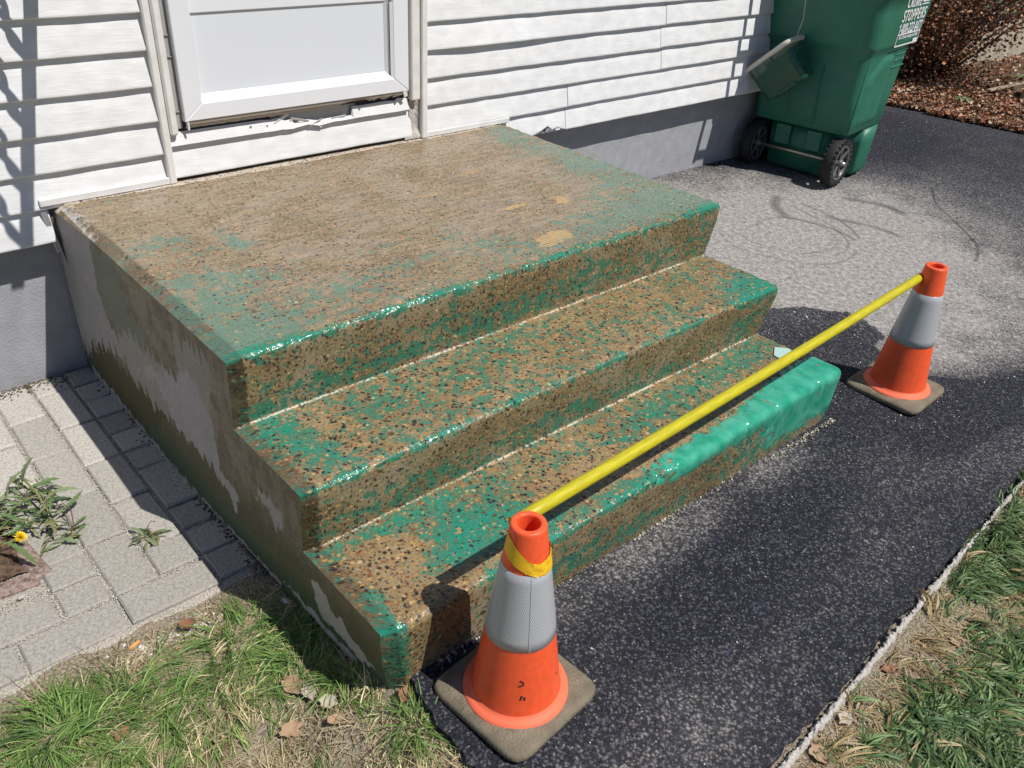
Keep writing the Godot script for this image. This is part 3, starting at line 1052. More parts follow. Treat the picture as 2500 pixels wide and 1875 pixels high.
func build_profile() -> void:
	var c := [Vector2(-0.05, TOPY[0]), Vector2(NOSE[0], TOPY[0]), Vector2(NOSE[0] - BACK, TOPY[1]), Vector2(NOSE[1], TOPY[1]), Vector2(NOSE[1] - BACK, TOPY[2]), Vector2(NOSE[2], TOPY[2]), Vector2(NOSE[2] - 0.025, -0.22)]
	var rad := [0.0, 0.021, 0.007, 0.021, 0.007, 0.024, 0.0]
	# the same outline drawn in, for the chamfered left edge
	var dz := 0.029
	var dy := 0.022
	var ci := []
	for k in c.size():
		ci.append((c[k] as Vector2) - Vector2(dz if k > 0 else 0.0, dy if k < c.size() - 1 else 0.0))
	var pts := [[c[0], ci[0]]]
	var marks := []
	for k in range(1, c.size() - 1):
		var l0: float = c[k].distance_to(c[k - 1])
		var l1: float = c[k].distance_to(c[k + 1])
		var cut: float = rad[k]
		var n := 8
		for q in n + 1:
			var t := float(q) / n
			var a: Vector2 = (c[k] as Vector2).lerp(c[k - 1], cut / l0)
			var b: Vector2 = (c[k] as Vector2).lerp(c[k + 1], cut / l1)
			var inset: Vector2 = (ci[k] as Vector2).lerp(ci[k - 1], cut / l0 * (1.0 - 2.0 * t)) if t < 0.5 else (ci[k] as Vector2).lerp(ci[k + 1], cut / l1 * (2.0 * t - 1.0))
			pts.append([a.lerp(c[k], t).lerp((c[k] as Vector2).lerp(b, t), t), inset])
			if q == 4:
				marks.append(pts.size() - 1)
	pts.append([c[-1], ci[-1]])
	# refine the flats
	var fine := []
	var fmarks := []
	for k in pts.size():
		if k > 0:
			var l: float = pts[k][0].distance_to(pts[k - 1][0])
			var n := int(ceil(l / 0.012))
			for q in range(1, n):
				fine.append([pts[k - 1][0].lerp(pts[k][0], float(q) / n), pts[k - 1][1].lerp(pts[k][1], float(q) / n)])
		fine.append(pts[k])
		if k in marks:
			fmarks.append(fine.size() - 1)
	var s := -0.05
	for k in fine.size():
		if k > 0:
			s += fine[k][0].distance_to(fine[k - 1][0])
		var d: Vector2 = (fine[mini(k + 1, fine.size() - 1)][0] - fine[maxi(k - 1, 0)][0]).normalized()
		prof.append([fine[k][0].x, fine[k][0].y, -d.y, d.x, s, fine[k][1].x, fine[k][1].y])
		if k in fmarks:
			prof_s.append(s)
	RUN = s + 0.005

func step_right(s: float) -> float:
	var w := 1.718
	w = lerpf(w, STEPW[1], sm(prof_s[0] + 0.05, prof_s[1], s))
	w = lerpf(w, STEPW[2] + 0.01, sm(prof_s[2] + 0.03, prof_s[3], s))
	return w

func left_x(z: float, y: float) -> float:
	return 0.03 * sm(0.12, -0.14, y) * sm(0.5, 1.5, z) - 0.012 * sm(0.35, 0.0, z)

func build_steps() -> void:
	var t := thing("concrete_steps", "worn three-tread concrete steps with peeling teal paint below the white door", "steps")
	var n1 := noise(1.0, 101, 3)
	var ch := 0.026
	var xs := []        # [fraction 0..1 or fixed, inset]
	var rows := []
	var uvs := []
	var cols := 150
	for p in prof:
		var z: float = p[0]
		var y: float = p[1]
		var s: float = p[4]
		var r := PackedVector3Array()
		var u := PackedVector2Array()
		var lx := left_x(z, y)
		var rx := step_right(s)
		var dn := 1.0
		for q in [0, 2, 4]:
			dn = minf(dn, absf(s - prof_s[q]))
		var nose := exp(-pow(dn / 0.016, 2.0))
		for i in cols + 8:
			var x := 0.0
			var ins := 0.0
			var left := 0.0      # 1 on the drawn-in outline, 0 on the full one
			if i < 4:
				left = [1.0, 0.94, 0.06, 0.0][i]
				x = lx + ch * (1.0 - left)
			elif i <= cols + 3:
				x = lerpf(lx + ch, rx - 0.018, (i - 3) / float(cols))
			else:
				var a := (i - cols - 3) / 4.0 * PI / 2
				x = rx - 0.018 + 0.018 * sin(a)
				ins = 0.018 * (1.0 - cos(a))
			var d := n1.get_noise_2d(x * 60.0, s * 60.0) * 0.0012 + n1.get_noise_2d(x * 9.0 + 50.0, s * 9.0) * 0.0014
			d += nose * (n1.get_noise_2d(x * 34.0, 7.0 + dn * 60.0) * 0.0045 - 0.0015)
			if i in [1, 2, 3, 4] or i > cols:
				d += n1.get_noise_2d(s * 30.0, 90.0 + x) * 0.0035
			if i == 0: d = 0.0
			var bz := lerpf(z, p[5], left)
			var by := lerpf(y, p[6], left)
			r.append(Vector3(x, by + p[3] * (d - ins), bz + p[2] * (d - ins)))
			u.append(Vector2(x / 1.8, s / RUN))
		rows.append(r)
		uvs.append(u)
	obj("tread_shell", grid_mesh(rows, uvs, true), mats["steps"], t)
	# flanks
	for side in 2:
		var pg := PackedVector2Array()
		var vs := PackedVector3Array()
		for r in rows:
			var v: Vector3 = r[0] if side == 0 else r[cols + 7]
			if pg.size() and pg[-1].distance_to(Vector2(v.z, v.y)) < 0.0025: continue
			pg.append(Vector2(v.z, v.y))
			vs.append(v)
		for k in 13:
			var z := lerpf(NOSE[2] - 0.05, -0.05, k / 12.0)
			pg.append(Vector2(z, -0.24))
			vs.append(Vector3(left_x(z, -0.24) if side == 0 else lerpf(STEPW[2], 1.718, k / 12.0), -0.24, z))
		var tri := Geometry2D.triangulate_polygon(pg)
		var st := begin(true)
		for k in range(0, tri.size(), 3):
			var o := [tri[k], tri[k + 1], tri[k + 2]]
			var nrm: Vector3 = (vs[o[1]] - vs[o[0]]).cross(vs[o[2]] - vs[o[0]])
			if (nrm.x < 0) == (side == 0):
				o.reverse()
			for q in o:
				st.set_uv(Vector2((pg[q].x + 0.12) / 1.86, (0.5 - pg[q].y) / 0.72))
				st.add_vertex(vs[q])
		st.generate_normals()
		st.generate_tangents()
		obj("side_face", st.commit(), mats["flank"], t)
	# smeared cement repair over the lowest nosing
	var j0 := -1
	var j1 := -1
	for j in prof.size():
		if j0 < 0 and prof[j][4] > prof_s[4] - 0.125: j0 = j
		if prof[j][4] < prof_s[4] + 0.20: j1 = j
	rows = []
	uvs = []
	var nn := 260
	for j in range(j0, j1 + 1):
		var p: Array = prof[j]
		var s: float = p[4]
		var r := PackedVector3Array()
		var u := PackedVector2Array()
		for i in nn + 5:
			var x := lerpf(0.68, 1.645, minf(i, nn) / float(nn))
			var ins := 0.0
			if i > nn:
				var a := (i - nn) / 4.0 * PI / 2
				x = 1.645 + 0.024 * sin(a)
				ins = 0.03 * (1.0 - cos(a)) + (0.03 if i == nn + 4 else 0.0)
			var e := n1.get_noise_2d(x * 22.0, s * 22.0) + 0.7 * n1.get_noise_2d(x * 75.0, s * 75.0)
			var m := sm(0.74, 0.92, x + 0.10 * e + (s - prof_s[4]) * 0.15)
			var back := 0.05 + 0.055 * sm(1.1, 1.5, x) + 0.02 * e
			m *= sm(-back - 0.012, -back + 0.012, s - prof_s[4])
			if s > prof_s[4] + 0.03:
				m *= maxf(sm(1.22, 1.34, x + 0.06 * e) * sm(0.17, 0.12, s - prof_s[4] + 0.05 * e), sm(0.055, 0.035, s - prof_s[4] + 0.02 * e))
			var d := -0.004 + 0.0070 * m + m * (n1.get_noise_2d(x * 7.0 + 9.0, s * 9.0) * 0.0015 + n1.get_noise_2d(x * 50.0, s * 50.0) * 0.0006)
			for g in [1.17, 1.315, 1.53]:
				d -= 0.0035 * m * exp(-pow((x - g - 0.15 * (s - prof_s[4])) / 0.004, 2.0))
			d += m * 0.010 * sm(0.10, 0.18, s - prof_s[4]) * (0.4 + e)
			r.append(Vector3(x, p[1] + p[3] * (d - ins), p[0] + p[2] * (d - ins)))
			u.append(Vector2(x, s))
		rows.append(r)
		uvs.append(u)
	var rep := obj("nosing_repair", grid_mesh(rows, uvs, true), mats["repair"], t)
	rep.set_meta("label", "smooth glossy teal repair on the right half of the lowest nosing")
	# pale torn sticker of paint skin on the lower tread
	var st := begin(false)
	var pg := PackedVector2Array([Vector2(1.553, 1.515), Vector2(1.600, 1.487), Vector2(1.628, 1.520), Vector2(1.618, 1.545), Vector2(1.572, 1.562), Vector2(1.548, 1.548)])
	var sk := slab(pg, TOPY[2] + 0.001, TOPY[2] + 0.0045, 0.001)
	mat("paint_skin", lin(0.42, 0.60, 0.55), 0.4)
	obj("paint_flake", sk, mats["paint_skin"], t)

# ------------------------------------------------------------------ the house
func course(x0: float, x1: float, yb: float, h: float, sd: int, lip := 0.0125, zoff := 0.0, bottom = null, bulge = null) -> ArrayMesh:
	var nz := noise(1.0, 200 + sd, 2)
	var cols := maxi(2, int((x1 - x0) / 0.03))
	var shape := [[h + 0.006, -0.0035], [h * 0.97, 0.0008], [h * 0.55, 0.45], [0.010, 0.93], [0.004, 1.0], [0.0008, 0.93], [0.0, 0.72], [0.001, 0.2], [0.003, -0.2]]
	var rows := []
	var uvs := []
	for q in shape.size():
		var r := PackedVector3Array()
		var u := PackedVector2Array()
		for i in cols + 1:
			var x := lerpf(x0, x1, float(i) / cols)
			var l := lip + nz.get_noise_2d(x * 5.0, 3.0) * 0.0022
			if bulge != null:
				l += bulge.call(x)
			var z: float = shape[q][1] if q < 2 else l * shape[q][1]
			var y: float = yb + shape[q][0] + nz.get_noise_2d(x * 3.0, 30.0) * 0.0012 * (1.0 if q > 1 else 0.0)
			if bottom != null and q > 2:
				y += bottom.call(x)
			r.append(Vector3(x, y, z + zoff))
			u.append(Vector2(x + sd * 0.37, y))
		rows.append(r)
		uvs.append(u)
	return grid_mesh(rows, uvs, true)

func build_house() -> void:
	var t := thing("house", "white vinyl-sided house with a grey painted foundation behind the steps", "house")
	var ct := {}
	# body: foundation and sheathing
	piece("foundation", ct, box_mesh(Vector3(-5, -0.5, -6.5), Vector3(4.28, 0.412, -0.069), 0.004), mats["foundation"], t)
	piece("sheathing", ct, box_mesh(Vector3(-5, 0.413, -6.5), Vector3(0.36, 2.75, -0.0045), 0.002), mats["inside"], t)
	piece("sheathing", ct, box_mesh(Vector3(1.30, 0.413, -6.5), Vector3(4.28, 2.75, -0.0045), 0.002), mats["inside"], t)
	piece("sheathing", ct, box_mesh(Vector3(0.361, 0.413, -6.5), Vector3(1.299, 0.66, -0.012), 0.002), mats["inside"], t)
	piece("sheathing", ct, box_mesh(Vector3(0.361, 2.09, -6.5), Vector3(1.299, 2.75, -0.0045), 0.002), mats["inside"], t)
	piece("inner_door", ct, box_mesh(Vector3(0.361, 0.661, -0.20), Vector3(1.299, 2.089, -0.15), 0.002), mats["door"], t)
	var st := begin(false)
	for s in [[Vector3(-5.3, 2.75, 0.32), Vector3(4.58, 2.75, 0.32), Vector3(4.58, 4.4, -3.3), Vector3(-5.3, 4.4, -3.3)], [Vector3(4.58, 2.75, -6.9), Vector3(-5.3, 2.75, -6.9), Vector3(-5.3, 4.4, -3.3), Vector3(4.58, 4.4, -3.3)]]:
		quad(st, s[3], s[2], s[1], s[0])
		quad(st, s[0] + Vector3(0, -0.12, 0), s[1] + Vector3(0, -0.12, 0), s[2] + Vector3(0, -0.12, 0), s[3] + Vector3(0, -0.12, 0))
		quad(st, s[0], s[1], s[1] + Vector3(0, -0.12, 0), s[0] + Vector3(0, -0.12, 0))
		quad(st, s[1], s[2], s[2] + Vector3(0, -0.12, 0), s[1] + Vector3(0, -0.12, 0))
		quad(st, s[3], s[0], s[0] + Vector3(0, -0.12, 0), s[3] + Vector3(0, -0.12, 0))
	piece("roof", ct, done(st), mats["roofing"], t)
	# siding, left of the door
	var e := 0.1016
	for k in 22:
		var yb := 0.374 + k * e
		if yb > 2.65: break
		var x1 := 0.334
		if k == 0: x1 = -0.028
		piece("siding_panel", ct, course(-5.0, x1, yb, e, k, 0.0165), mats["vinyl"], t)
	# right of the door: two lengths to a course, the joints staggered
	var er := 0.098
	var seam := [2.086, 2.088, 2.69, 2.666, 2.684, 3.1, 2.3, 2.9, 2.5, 3.2, 2.2]
	for k in 24:
		var yb := 0.407 + k * er
		if yb > 2.65: break
		var sx: float = seam[k % seam.size()]
		var x0 := 1.725 if k == 0 else 1.327
		var hole := func(x: float) -> float:
			if k != 0: return 0.0
			var teeth := [[1.895, 0.0], [1.93, 0.016], [1.945, 0.018], [1.96, 0.034], [1.978, 0.030], [1.99, 0.010], [2.008, 0.013], [2.022, 0.026], [2.034, 0.016], [2.05, 0.030], [2.058, 0.03], [2.07, 0.0]]
			for q in range(1, teeth.size()):
				if x >= teeth[q - 1][0] and x < teeth[q][0]:
					return lerpf(teeth[q - 1][1], teeth[q][1], (x - teeth[q - 1][0]) / (teeth[q][0] - teeth[q - 1][0]))
			return 0.0
		var belly := func(x: float) -> float:
			if k == 4: return 0.010 * exp(-pow((x - 1.68) / 0.28, 2.0))
			if k == 1: return 0.003 * exp(-pow((x - 1.6) / 0.2, 2.0))
			return 0.0
		piece("siding_panel", ct, course(x0, sx + 0.012, yb - 0.0015, er, 40 + k, 0.0155, 0.0, hole, belly), mats["vinyl"], t)
		piece("siding_panel", ct, course(sx, 4.29, yb + 0.0015, er, 70 + k, 0.0155, 0.0016), mats["vinyl"], t)
	# the torn corner shows grey flashing behind
	piece("flashing", ct, box_mesh(Vector3(1.88, 0.405, -0.004), Vector3(2.08, 0.452, -0.001), 0.0008), mats["zinc"], t)
	st = begin(false)
	bevel_box(st, Transform3D(Basis(Vector3.RIGHT, 0.5), Vector3(1.995, 0.417, 0.008)), Vector3(0.05, 0.02, 0.0015), 0.0004)
	bevel_box(st, Transform3D(Basis(Vector3(1, 0.4, 0).normalized(), -0.4), Vector3(2.04, 0.423, 0.010)), Vector3(0.024, 0.022, 0.0015), 0.0004)
	piece("torn_vinyl", ct, done(st), mats["vinyl"], t)
	# starter and end channels
	piece("channel", ct, box_mesh(Vector3(-0.05, 0.487, -0.003), Vector3(0.336, 0.508, 0.023), 0.002), mats["trim"], t)
	piece("channel", ct, box_mesh(Vector3(1.327, 0.487, -0.003), Vector3(1.748, 0.507, 0.021), 0.002), mats["trim"], t)
	piece("channel", ct, box_mesh(Vector3(0.3285, 0.486, -0.004), Vector3(0.352, 2.15, 0.026), 0.004), mats["casing"], t)
	piece("channel", ct, box_mesh(Vector3(1.302, 0.486, -0.004), Vector3(1.329, 2.15, 0.026), 0.004), mats["casing"], t)
	piece("corner_post", ct, box_mesh(Vector3(4.272, 0.40, -0.09), Vector3(4.30, 2.7, 0.02), 0.003), mats["trim"], t)
	# loose end of trim hanging beside the steps
	st = begin(false)
	bevel_box(st, Transform3D(Basis(Vector3.BACK, 0.16) * Basis(Vector3.RIGHT, 0.05), Vector3(-0.034, 0.408, 0.006)), Vector3(0.017, 0.145, 0.004), 0.0012)
	bevel_box(st, Transform3D(Basis(Vector3.BACK, 0.16) * Basis(Vector3.UP, 1.1), Vector3(-0.020, 0.385, -0.004)), Vector3(0.03, 0.17, 0.002), 0.0006)
	piece("loose_trim", ct, done(st), mats["zinc"], t)
	# door casing
	piece("door_casing", ct, box_mesh(Vector3(0.3535, 0.634, -0.004), Vector3(0.379, 2.12, 0.032), 0.006), mats["casing"], t)
	piece("door_casing", ct, box_mesh(Vector3(1.252, 0.634, -0.004), Vector3(1.290, 2.12, 0.032), 0.004), mats["casing"], t)
	piece("door_casing", ct, box_mesh(Vector3(0.3535, 2.121, -0.004), Vector3(1.290, 2.16, 0.027), 0.004), mats["casing"], t)
	piece("jamb", ct, box_mesh(Vector3(0.380, 0.648, -0.149), Vector3(0.4005, 2.10, 0.012), 0.002), mats["jamb"], t)
	piece("jamb", ct, box_mesh(Vector3(1.2385, 0.648, -0.149), Vector3(1.251, 2.10, 0.012), 0.002), mats["jamb"], t)
	for y in [0.70, 0.86, 0.92]:
		st = begin(false)
		bevel_box(st, Transform3D(Basis(), Vector3(0.391, y, 0.0145)), Vector3(0.014, 0.004, 0.005), 0.001)
		piece("latch_pin", ct, done(st), mats["screw"], t)
	# storm door: kick panel in a bevelled frame, glass above
	var dr := Node3D.new()
	dr.name = "storm_door"
	t.add_child(dr)
	var dc := {}
	var fz := 0.034
	var o := [0.402, 1.2375, 0.672, 2.08]         # outside
	var inn := [0.463, 1.174, 0.722]               # frame face inside
	var pn := [0.466, 1.149, 0.745]                # panel edge
	var rails := [[[o[0], o[2]], [o[1], o[2]], [inn[1], inn[2]], [inn[0], inn[2]]], [[o[0], o[3]], [o[0], o[2]], [inn[0], inn[2]], [inn[0], 2.03]], [[o[1], o[2]], [o[1], o[3]], [inn[1], 2.03], [inn[1], inn[2]]], [[o[1], o[3]], [o[0], o[3]], [inn[0], 2.03], [inn[1], 2.03]]]
	for k in 4:
		var pg := PackedVector2Array()
		for q in rails[k]:
			pg.append(Vector2(q[0], q[1]))
		var m := slab(pg, 0.0, 0.029, 0.0025)
		piece(["bottom_rail", "stile", "stile", "top_rail"][k], dc, m, mats["door"], dr, Transform3D(Basis(Vector3(1, 0, 0), Vector3(0, 0, 1), Vector3(0, 1, 0)), Vector3(0, 0, fz - 0.029)))
	piece("middle_rail", dc, box_mesh(Vector3(inn[0] + 0.0006, 0.974, 0.006), Vector3(inn[1] - 0.0006, 1.05, 0.0175), 0.003), mats["door"], dr)
	piece("kick_panel", dc, box_mesh(Vector3(inn[0] + 0.001, inn[2] + 0.001, 0.002), Vector3(inn[1] - 0.001, 0.9735, 0.0115), 0.0005), mats["door_panel"], dr)
	st = begin(false)
	quad(st, Vector3(inn[0], inn[2], fz - 0.002), Vector3(pn[0], pn[2], 0.012), Vector3(pn[1], pn[2], 0.012), Vector3(inn[1], inn[2], fz - 0.002))
	piece("glazing_bead", dc, done(st), mats["door"], dr)
	st = begin(false)
	for q in [[0.0, 0.010, fz - 0.002, fz - 0.007], [0.010, 0.0145, 0.02, 0.024], [0.0145, 0.025, 0.0215, 0.012]]:
		var xa: float = inn[1] - q[0]
		var xb: float = inn[1] - q[1]
		quad(st, Vector3(xa, inn[2], q[2]), Vector3(xa, 0.974, q[2]), Vector3(xb, 0.974, q[3]), Vector3(xb, inn[2] + q[1] * 0.92, q[3]))
	piece("glazing_bead", dc, done(st), mats["door"], dr)
	st = begin(false)
	quad(st, Vector3(inn[0], inn[2], fz - 0.002), Vector3(inn[0], 0.974, fz - 0.002), Vector3(pn[0], 0.974, 0.012), Vector3(pn[0], pn[2], 0.012))
	piece("glazing_bead", dc, done(st), mats["door"], dr)
	piece("window_pane", dc, box_mesh(Vector3(inn[0] + 0.001, 1.051, 0.012), Vector3(inn[1] - 0.001, 2.029, 0.016), 0.0005), mats["glass"], dr)
	# sweep: torn towards the right
	var rows := []
	var uvs := []
	var nz := noise(1.0, 303, 2)
	for q in 3:
		var r := PackedVector3Array()
		var u := PackedVector2Array()
		for i in 90:
			var x := lerpf(0.405, 1.215, i / 89.0)
			var lo := 0.648 + 0.002 * nz.get_noise_1d(x * 30.0)
			if x > 0.96:
				lo = 0.652 + 0.018 * exp(-pow((x - 1.02) / 0.035, 2.0)) + 0.010 * maxf(0.0, sin(x * 120.0)) * sm(1.05, 1.1, x) + 0.004 * nz.get_noise_1d(x * 90.0)
			r.append(Vector3(x, [0.6735, 0.662, lo][q] if q < 2 else lo, [0.028, 0.030, 0.016][q]))
			u.append(Vector2(x, q * 0.1))
		rows.append(r)
		uvs.append(u)
	piece("door_sweep", dc, grid_mesh(rows, uvs, true), mats["sweep"], dr)
	st = begin(false)
	bevel_box(st, Transform3D(Basis(), Vector3(0.411, 0.66, 0.03)), Vector3(0.007, 0.03, 0.006), 0.002)
	piece("door_foot", dc, done(st), mats["trim"], dr)
	st = begin(false)
	bevel_box(st, Transform3D(Basis(Vector3.BACK, 0.3), Vector3(1.222, 0.662, 0.03)), Vector3(0.016, 0.022, 0.006), 0.002)
	piece("door_foot", dc, done(st), mats["trim"], dr)
	# under the door: two strips of siding, the upper one torn
	piece("siding_panel", ct, course(0.353, 1.262, 0.498, 0.100, 301, 0.017), mats["vinyl"], t)
	st = begin(false)
	var top := [[0.353, 0.639], [0.66, 0.638], [0.70, 0.634], [0.735, 0.640], [0.745, 0.626], [0.775, 0.628], [0.78, 0.612], [0.83, 0.618], [0.87, 0.609], [0.93, 0.612], [0.97, 0.607], [1.005, 0.609], [1.010, 0.640], [1.06, 0.638], [1.15, 0.641], [1.19, 0.637], [1.205, 0.645], [1.25, 0.640]]
	var low := [0.600, 0.600, 0.599, 0.600, 0.598, 0.597, 0.599, 0.604, 0.594, 0.600, 0.599, 0.600, 0.600, 0.601, 0.600, 0.600, 0.600, 0.601]
	for q in range(1, top.size()):
		var a := Vector3(top[q - 1][0], top[q - 1][1], 0.006)
		var b := Vector3(top[q][0], top[q][1], 0.006)
		var c := Vector3(top[q][0], low[q], 0.018)
		var d := Vector3(top[q - 1][0], low[q - 1], 0.018)
		var inw := Vector3(0, 0.0015, -0.016)
		for w in [[a, b, c, d], [d, c, c + inw, d + inw]]:
			var us := []
			for v in w:
				us.append(Vector2(v.x + 0.2, v.y))
			quad_uv(st, w, us)
	st.generate_normals()
	st.generate_tangents()
	piece("torn_siding", ct, st.commit(), mats["vinyl"], t)
	piece("flashing", ct, box_mesh(Vector3(0.70, 0.598, -0.011), Vector3(1.03, 0.646, -0.004), 0.0008), mats["zinc"], t)
	st = begin(false)
	for q in [[0.735, 0.633, 0.010, 0.06, 0.014, 0.5, 0.35], [0.80, 0.622, 0.014, 0.07, 0.011, -0.25, 0.7], [0.86, 0.606, 0.016, 0.05, 0.010, 0.35, 0.6], [0.95, 0.611, 0.012, 0.06, 0.010, 0.05, 0.5], [0.885, 0.594, 0.014, 0.024, 0.012, 0.7, 0.4]]:
		bevel_box(st, Transform3D(Basis(Vector3.BACK, q[5]) * Basis(Vector3.RIGHT, q[6]), Vector3(q[0], q[1], q[2])), Vector3(q[3], q[4], 0.0014), 0.0005)
	piece("torn_vinyl", ct, done(st), mats["trim"], t)
	for q in [[0.622, 0.622], [1.038, 0.629], [0.68, 0.617], [1.19, 0.629]]:
		st = begin(false)
		bevel_box(st, Transform3D(Basis(Vector3.BACK, 0.6), Vector3(q[0], q[1], 0.012)), Vector3(0.007, 0.007, 0.006), 0.002)
		piece("screw", ct, done(st), mats["screw"], t)
	# bare, cracked filler at the corner right of the door
	rows = []
	uvs = []
	for i in 14:
		var y := lerpf(0.490, 0.633, i / 13.0)
		var r := PackedVector3Array()
		var u := PackedVector2Array()
		for j in 8:
			var x := lerpf(1.255, 1.301, j / 7.0)
			var cut := -0.010 if absf(j - 4.5 - 1.2 * nz.get_noise_1d(y * 160.0)) < 0.6 and i > 2 else 0.0
			r.append(Vector3(x - (0.03 * sm(0.55, 0.49, y) if j == 0 else 0.0), y, 0.006 + 0.006 * nz.get_noise_2d(x * 90.0, y * 60.0) + cut + 0.012 * sm(0.53, 0.49, y)))
			u.append(Vector2(x, y))
		rows.append(r)
		uvs.append(u)
	piece("corner_filler", ct, grid_mesh(rows, uvs, false), mats["plaster"], t)

# ------------------------------------------------------------------ ground, asphalt, pavers
func build_ground() -> void:
	# one sheet to the horizon, a little below everything else
	var st := begin(false)
	quad(st, Vector3(-150, -0.32, -150), Vector3(150, -0.32, -150), Vector3(150, -0.32, 150), Vector3(-150, -0.32, 150))
	struct("ground", done(st), mats["far_lawn"])
	# lawn soil in front, gently uneven
	var nz := noise(1.0, 401, 3)
	var rows := []
	var uvs := []
	for j in 70:
		var z := lerpf(1.10, 7.0, pow(j / 69.0, 1.6))
		var r := PackedVector3Array()
		var u := PackedVector2Array()
		for i in 110:
			var x := lerpf(-4.0, 7.0, i / 109.0)
			r.append(Vector3(x, lawn_y(x, z) + nz.get_noise_2d(x * 5.0, z * 5.0) * 0.012 - 0.02 * sm(0.03, 0.07, x) * sm(2.26, 2.20, z), z))
			u.append(Vector2(x, z))
		rows.append(r)
		uvs.append(u)
	struct("lawn_soil", grid_mesh(rows, uvs), mats["soil"])
	# asphalt sheet with a rolled edge
	var line := PackedVector2Array([Vector2(0.06, 1.60), Vector2(0.058, 1.66), Vector2(0.045, 1.72), Vector2(0.036, 1.80), Vector2(0.034, 1.90), Vector2(0.05, 2.02), Vector2(0.11, 2.16), Vector2(0.25, 2.27), Vector2(0.50, 2.268), Vector2(0.75, 2.262), Vector2(1.0, 2.242), Vector2(1.3, 2.23), Vector2(1.6, 2.214), Vector2(1.9, 2.19), Vector2(2.4, 2.17), Vector2(3.2, 2.15), Vector2(4.5, 2.20), Vector2(7.0, 2.5), Vector2(6.75, 1.6), Vector2(6.45, 1.0), Vector2(6.17, 0.55), Vector2(6.05, 0.32), Vector2(5.98, 0.13), Vector2(5.88, -0.07), Vector2(5.77, -0.2), Vector2(5.65, -0.6), Vector2(5.5, -1.2), Vector2(4.3, -1.2), Vector2(4.281, -0.068), Vector2(1.6, -0.068)])
	var pts := PackedVector2Array()
	for k in line.size():
		var a := line[k]
		var b := line[(k + 1) % line.size()]
		var n := int(ceil(a.distance_to(b) / 0.025)) if a.y > 1.55 or a.x > 5.4 else 1
		for q in n:
			var p := a.lerp(b, float(q) / n)
			if n > 1:
				p += Vector2(nz.get_noise_2d(p.x * 60.0, p.y * 60.0), nz.get_noise_2d(p.x * 60.0 + 50.0, p.y * 60.0)) * 0.012
			pts.append(p)
	st = begin(false)
	var tri := Geometry2D.triangulate_polygon(pts)
	var put := func(p: Vector2, dy: float) -> void:
		st.set_uv(p)
		st.set_uv2(Vector2((p.x - AX0) / AW, (p.y - AZ0) / AH))
		st.add_vertex(Vector3(p.x, ground_y(p.x, p.y) + dy, p.y))
	for k in range(0, tri.size(), 3):
		var o := [pts[tri[k]], pts[tri[k + 1]], pts[tri[k + 2]]]
		if (o[1] - o[0]).cross(o[2] - o[0]) < 0:
			o.reverse()
		for p in o:
			put.call(p, 0.0)
	for k in pts.size():
		var a := pts[k]
		var b := pts[(k + 1) % pts.size()]
		for w in [[a, 0.0], [b, 0.0], [b, -0.07], [a, 0.0], [b, -0.07], [a, -0.07]]:
			put.call(w[0], w[1])
	st.generate_normals()
	st.generate_tangents()
	struct("asphalt", st.commit(), mats["asphalt"])
	# mulch bed past the asphalt
	rows = []
	uvs = []
	for j in 50:
		var r := PackedVector3Array()
		var u := PackedVector2Array()
		for i in 60:
			var x := lerpf(5.3, 14.0, i / 59.0)
			var z := lerpf(-8.0, 3.5, j / 49.0)
			var edge := sm(0.0, 0.5, x - (5.86 + 0.5 * maxf(0.0, z)))
			r.append(Vector3(x, ground_y(x, z) * 0.8 - 0.03 + 0.05 * edge + nz.get_noise_2d(x * 2.5, z * 2.5) * 0.03 - 0.06 * (1.0 - edge), z))
			u.append(Vector2(x, z))
		rows.append(r)
		uvs.append(u)
	struct("mulch_bed", grid_mesh(rows, uvs), mats["mulch"])

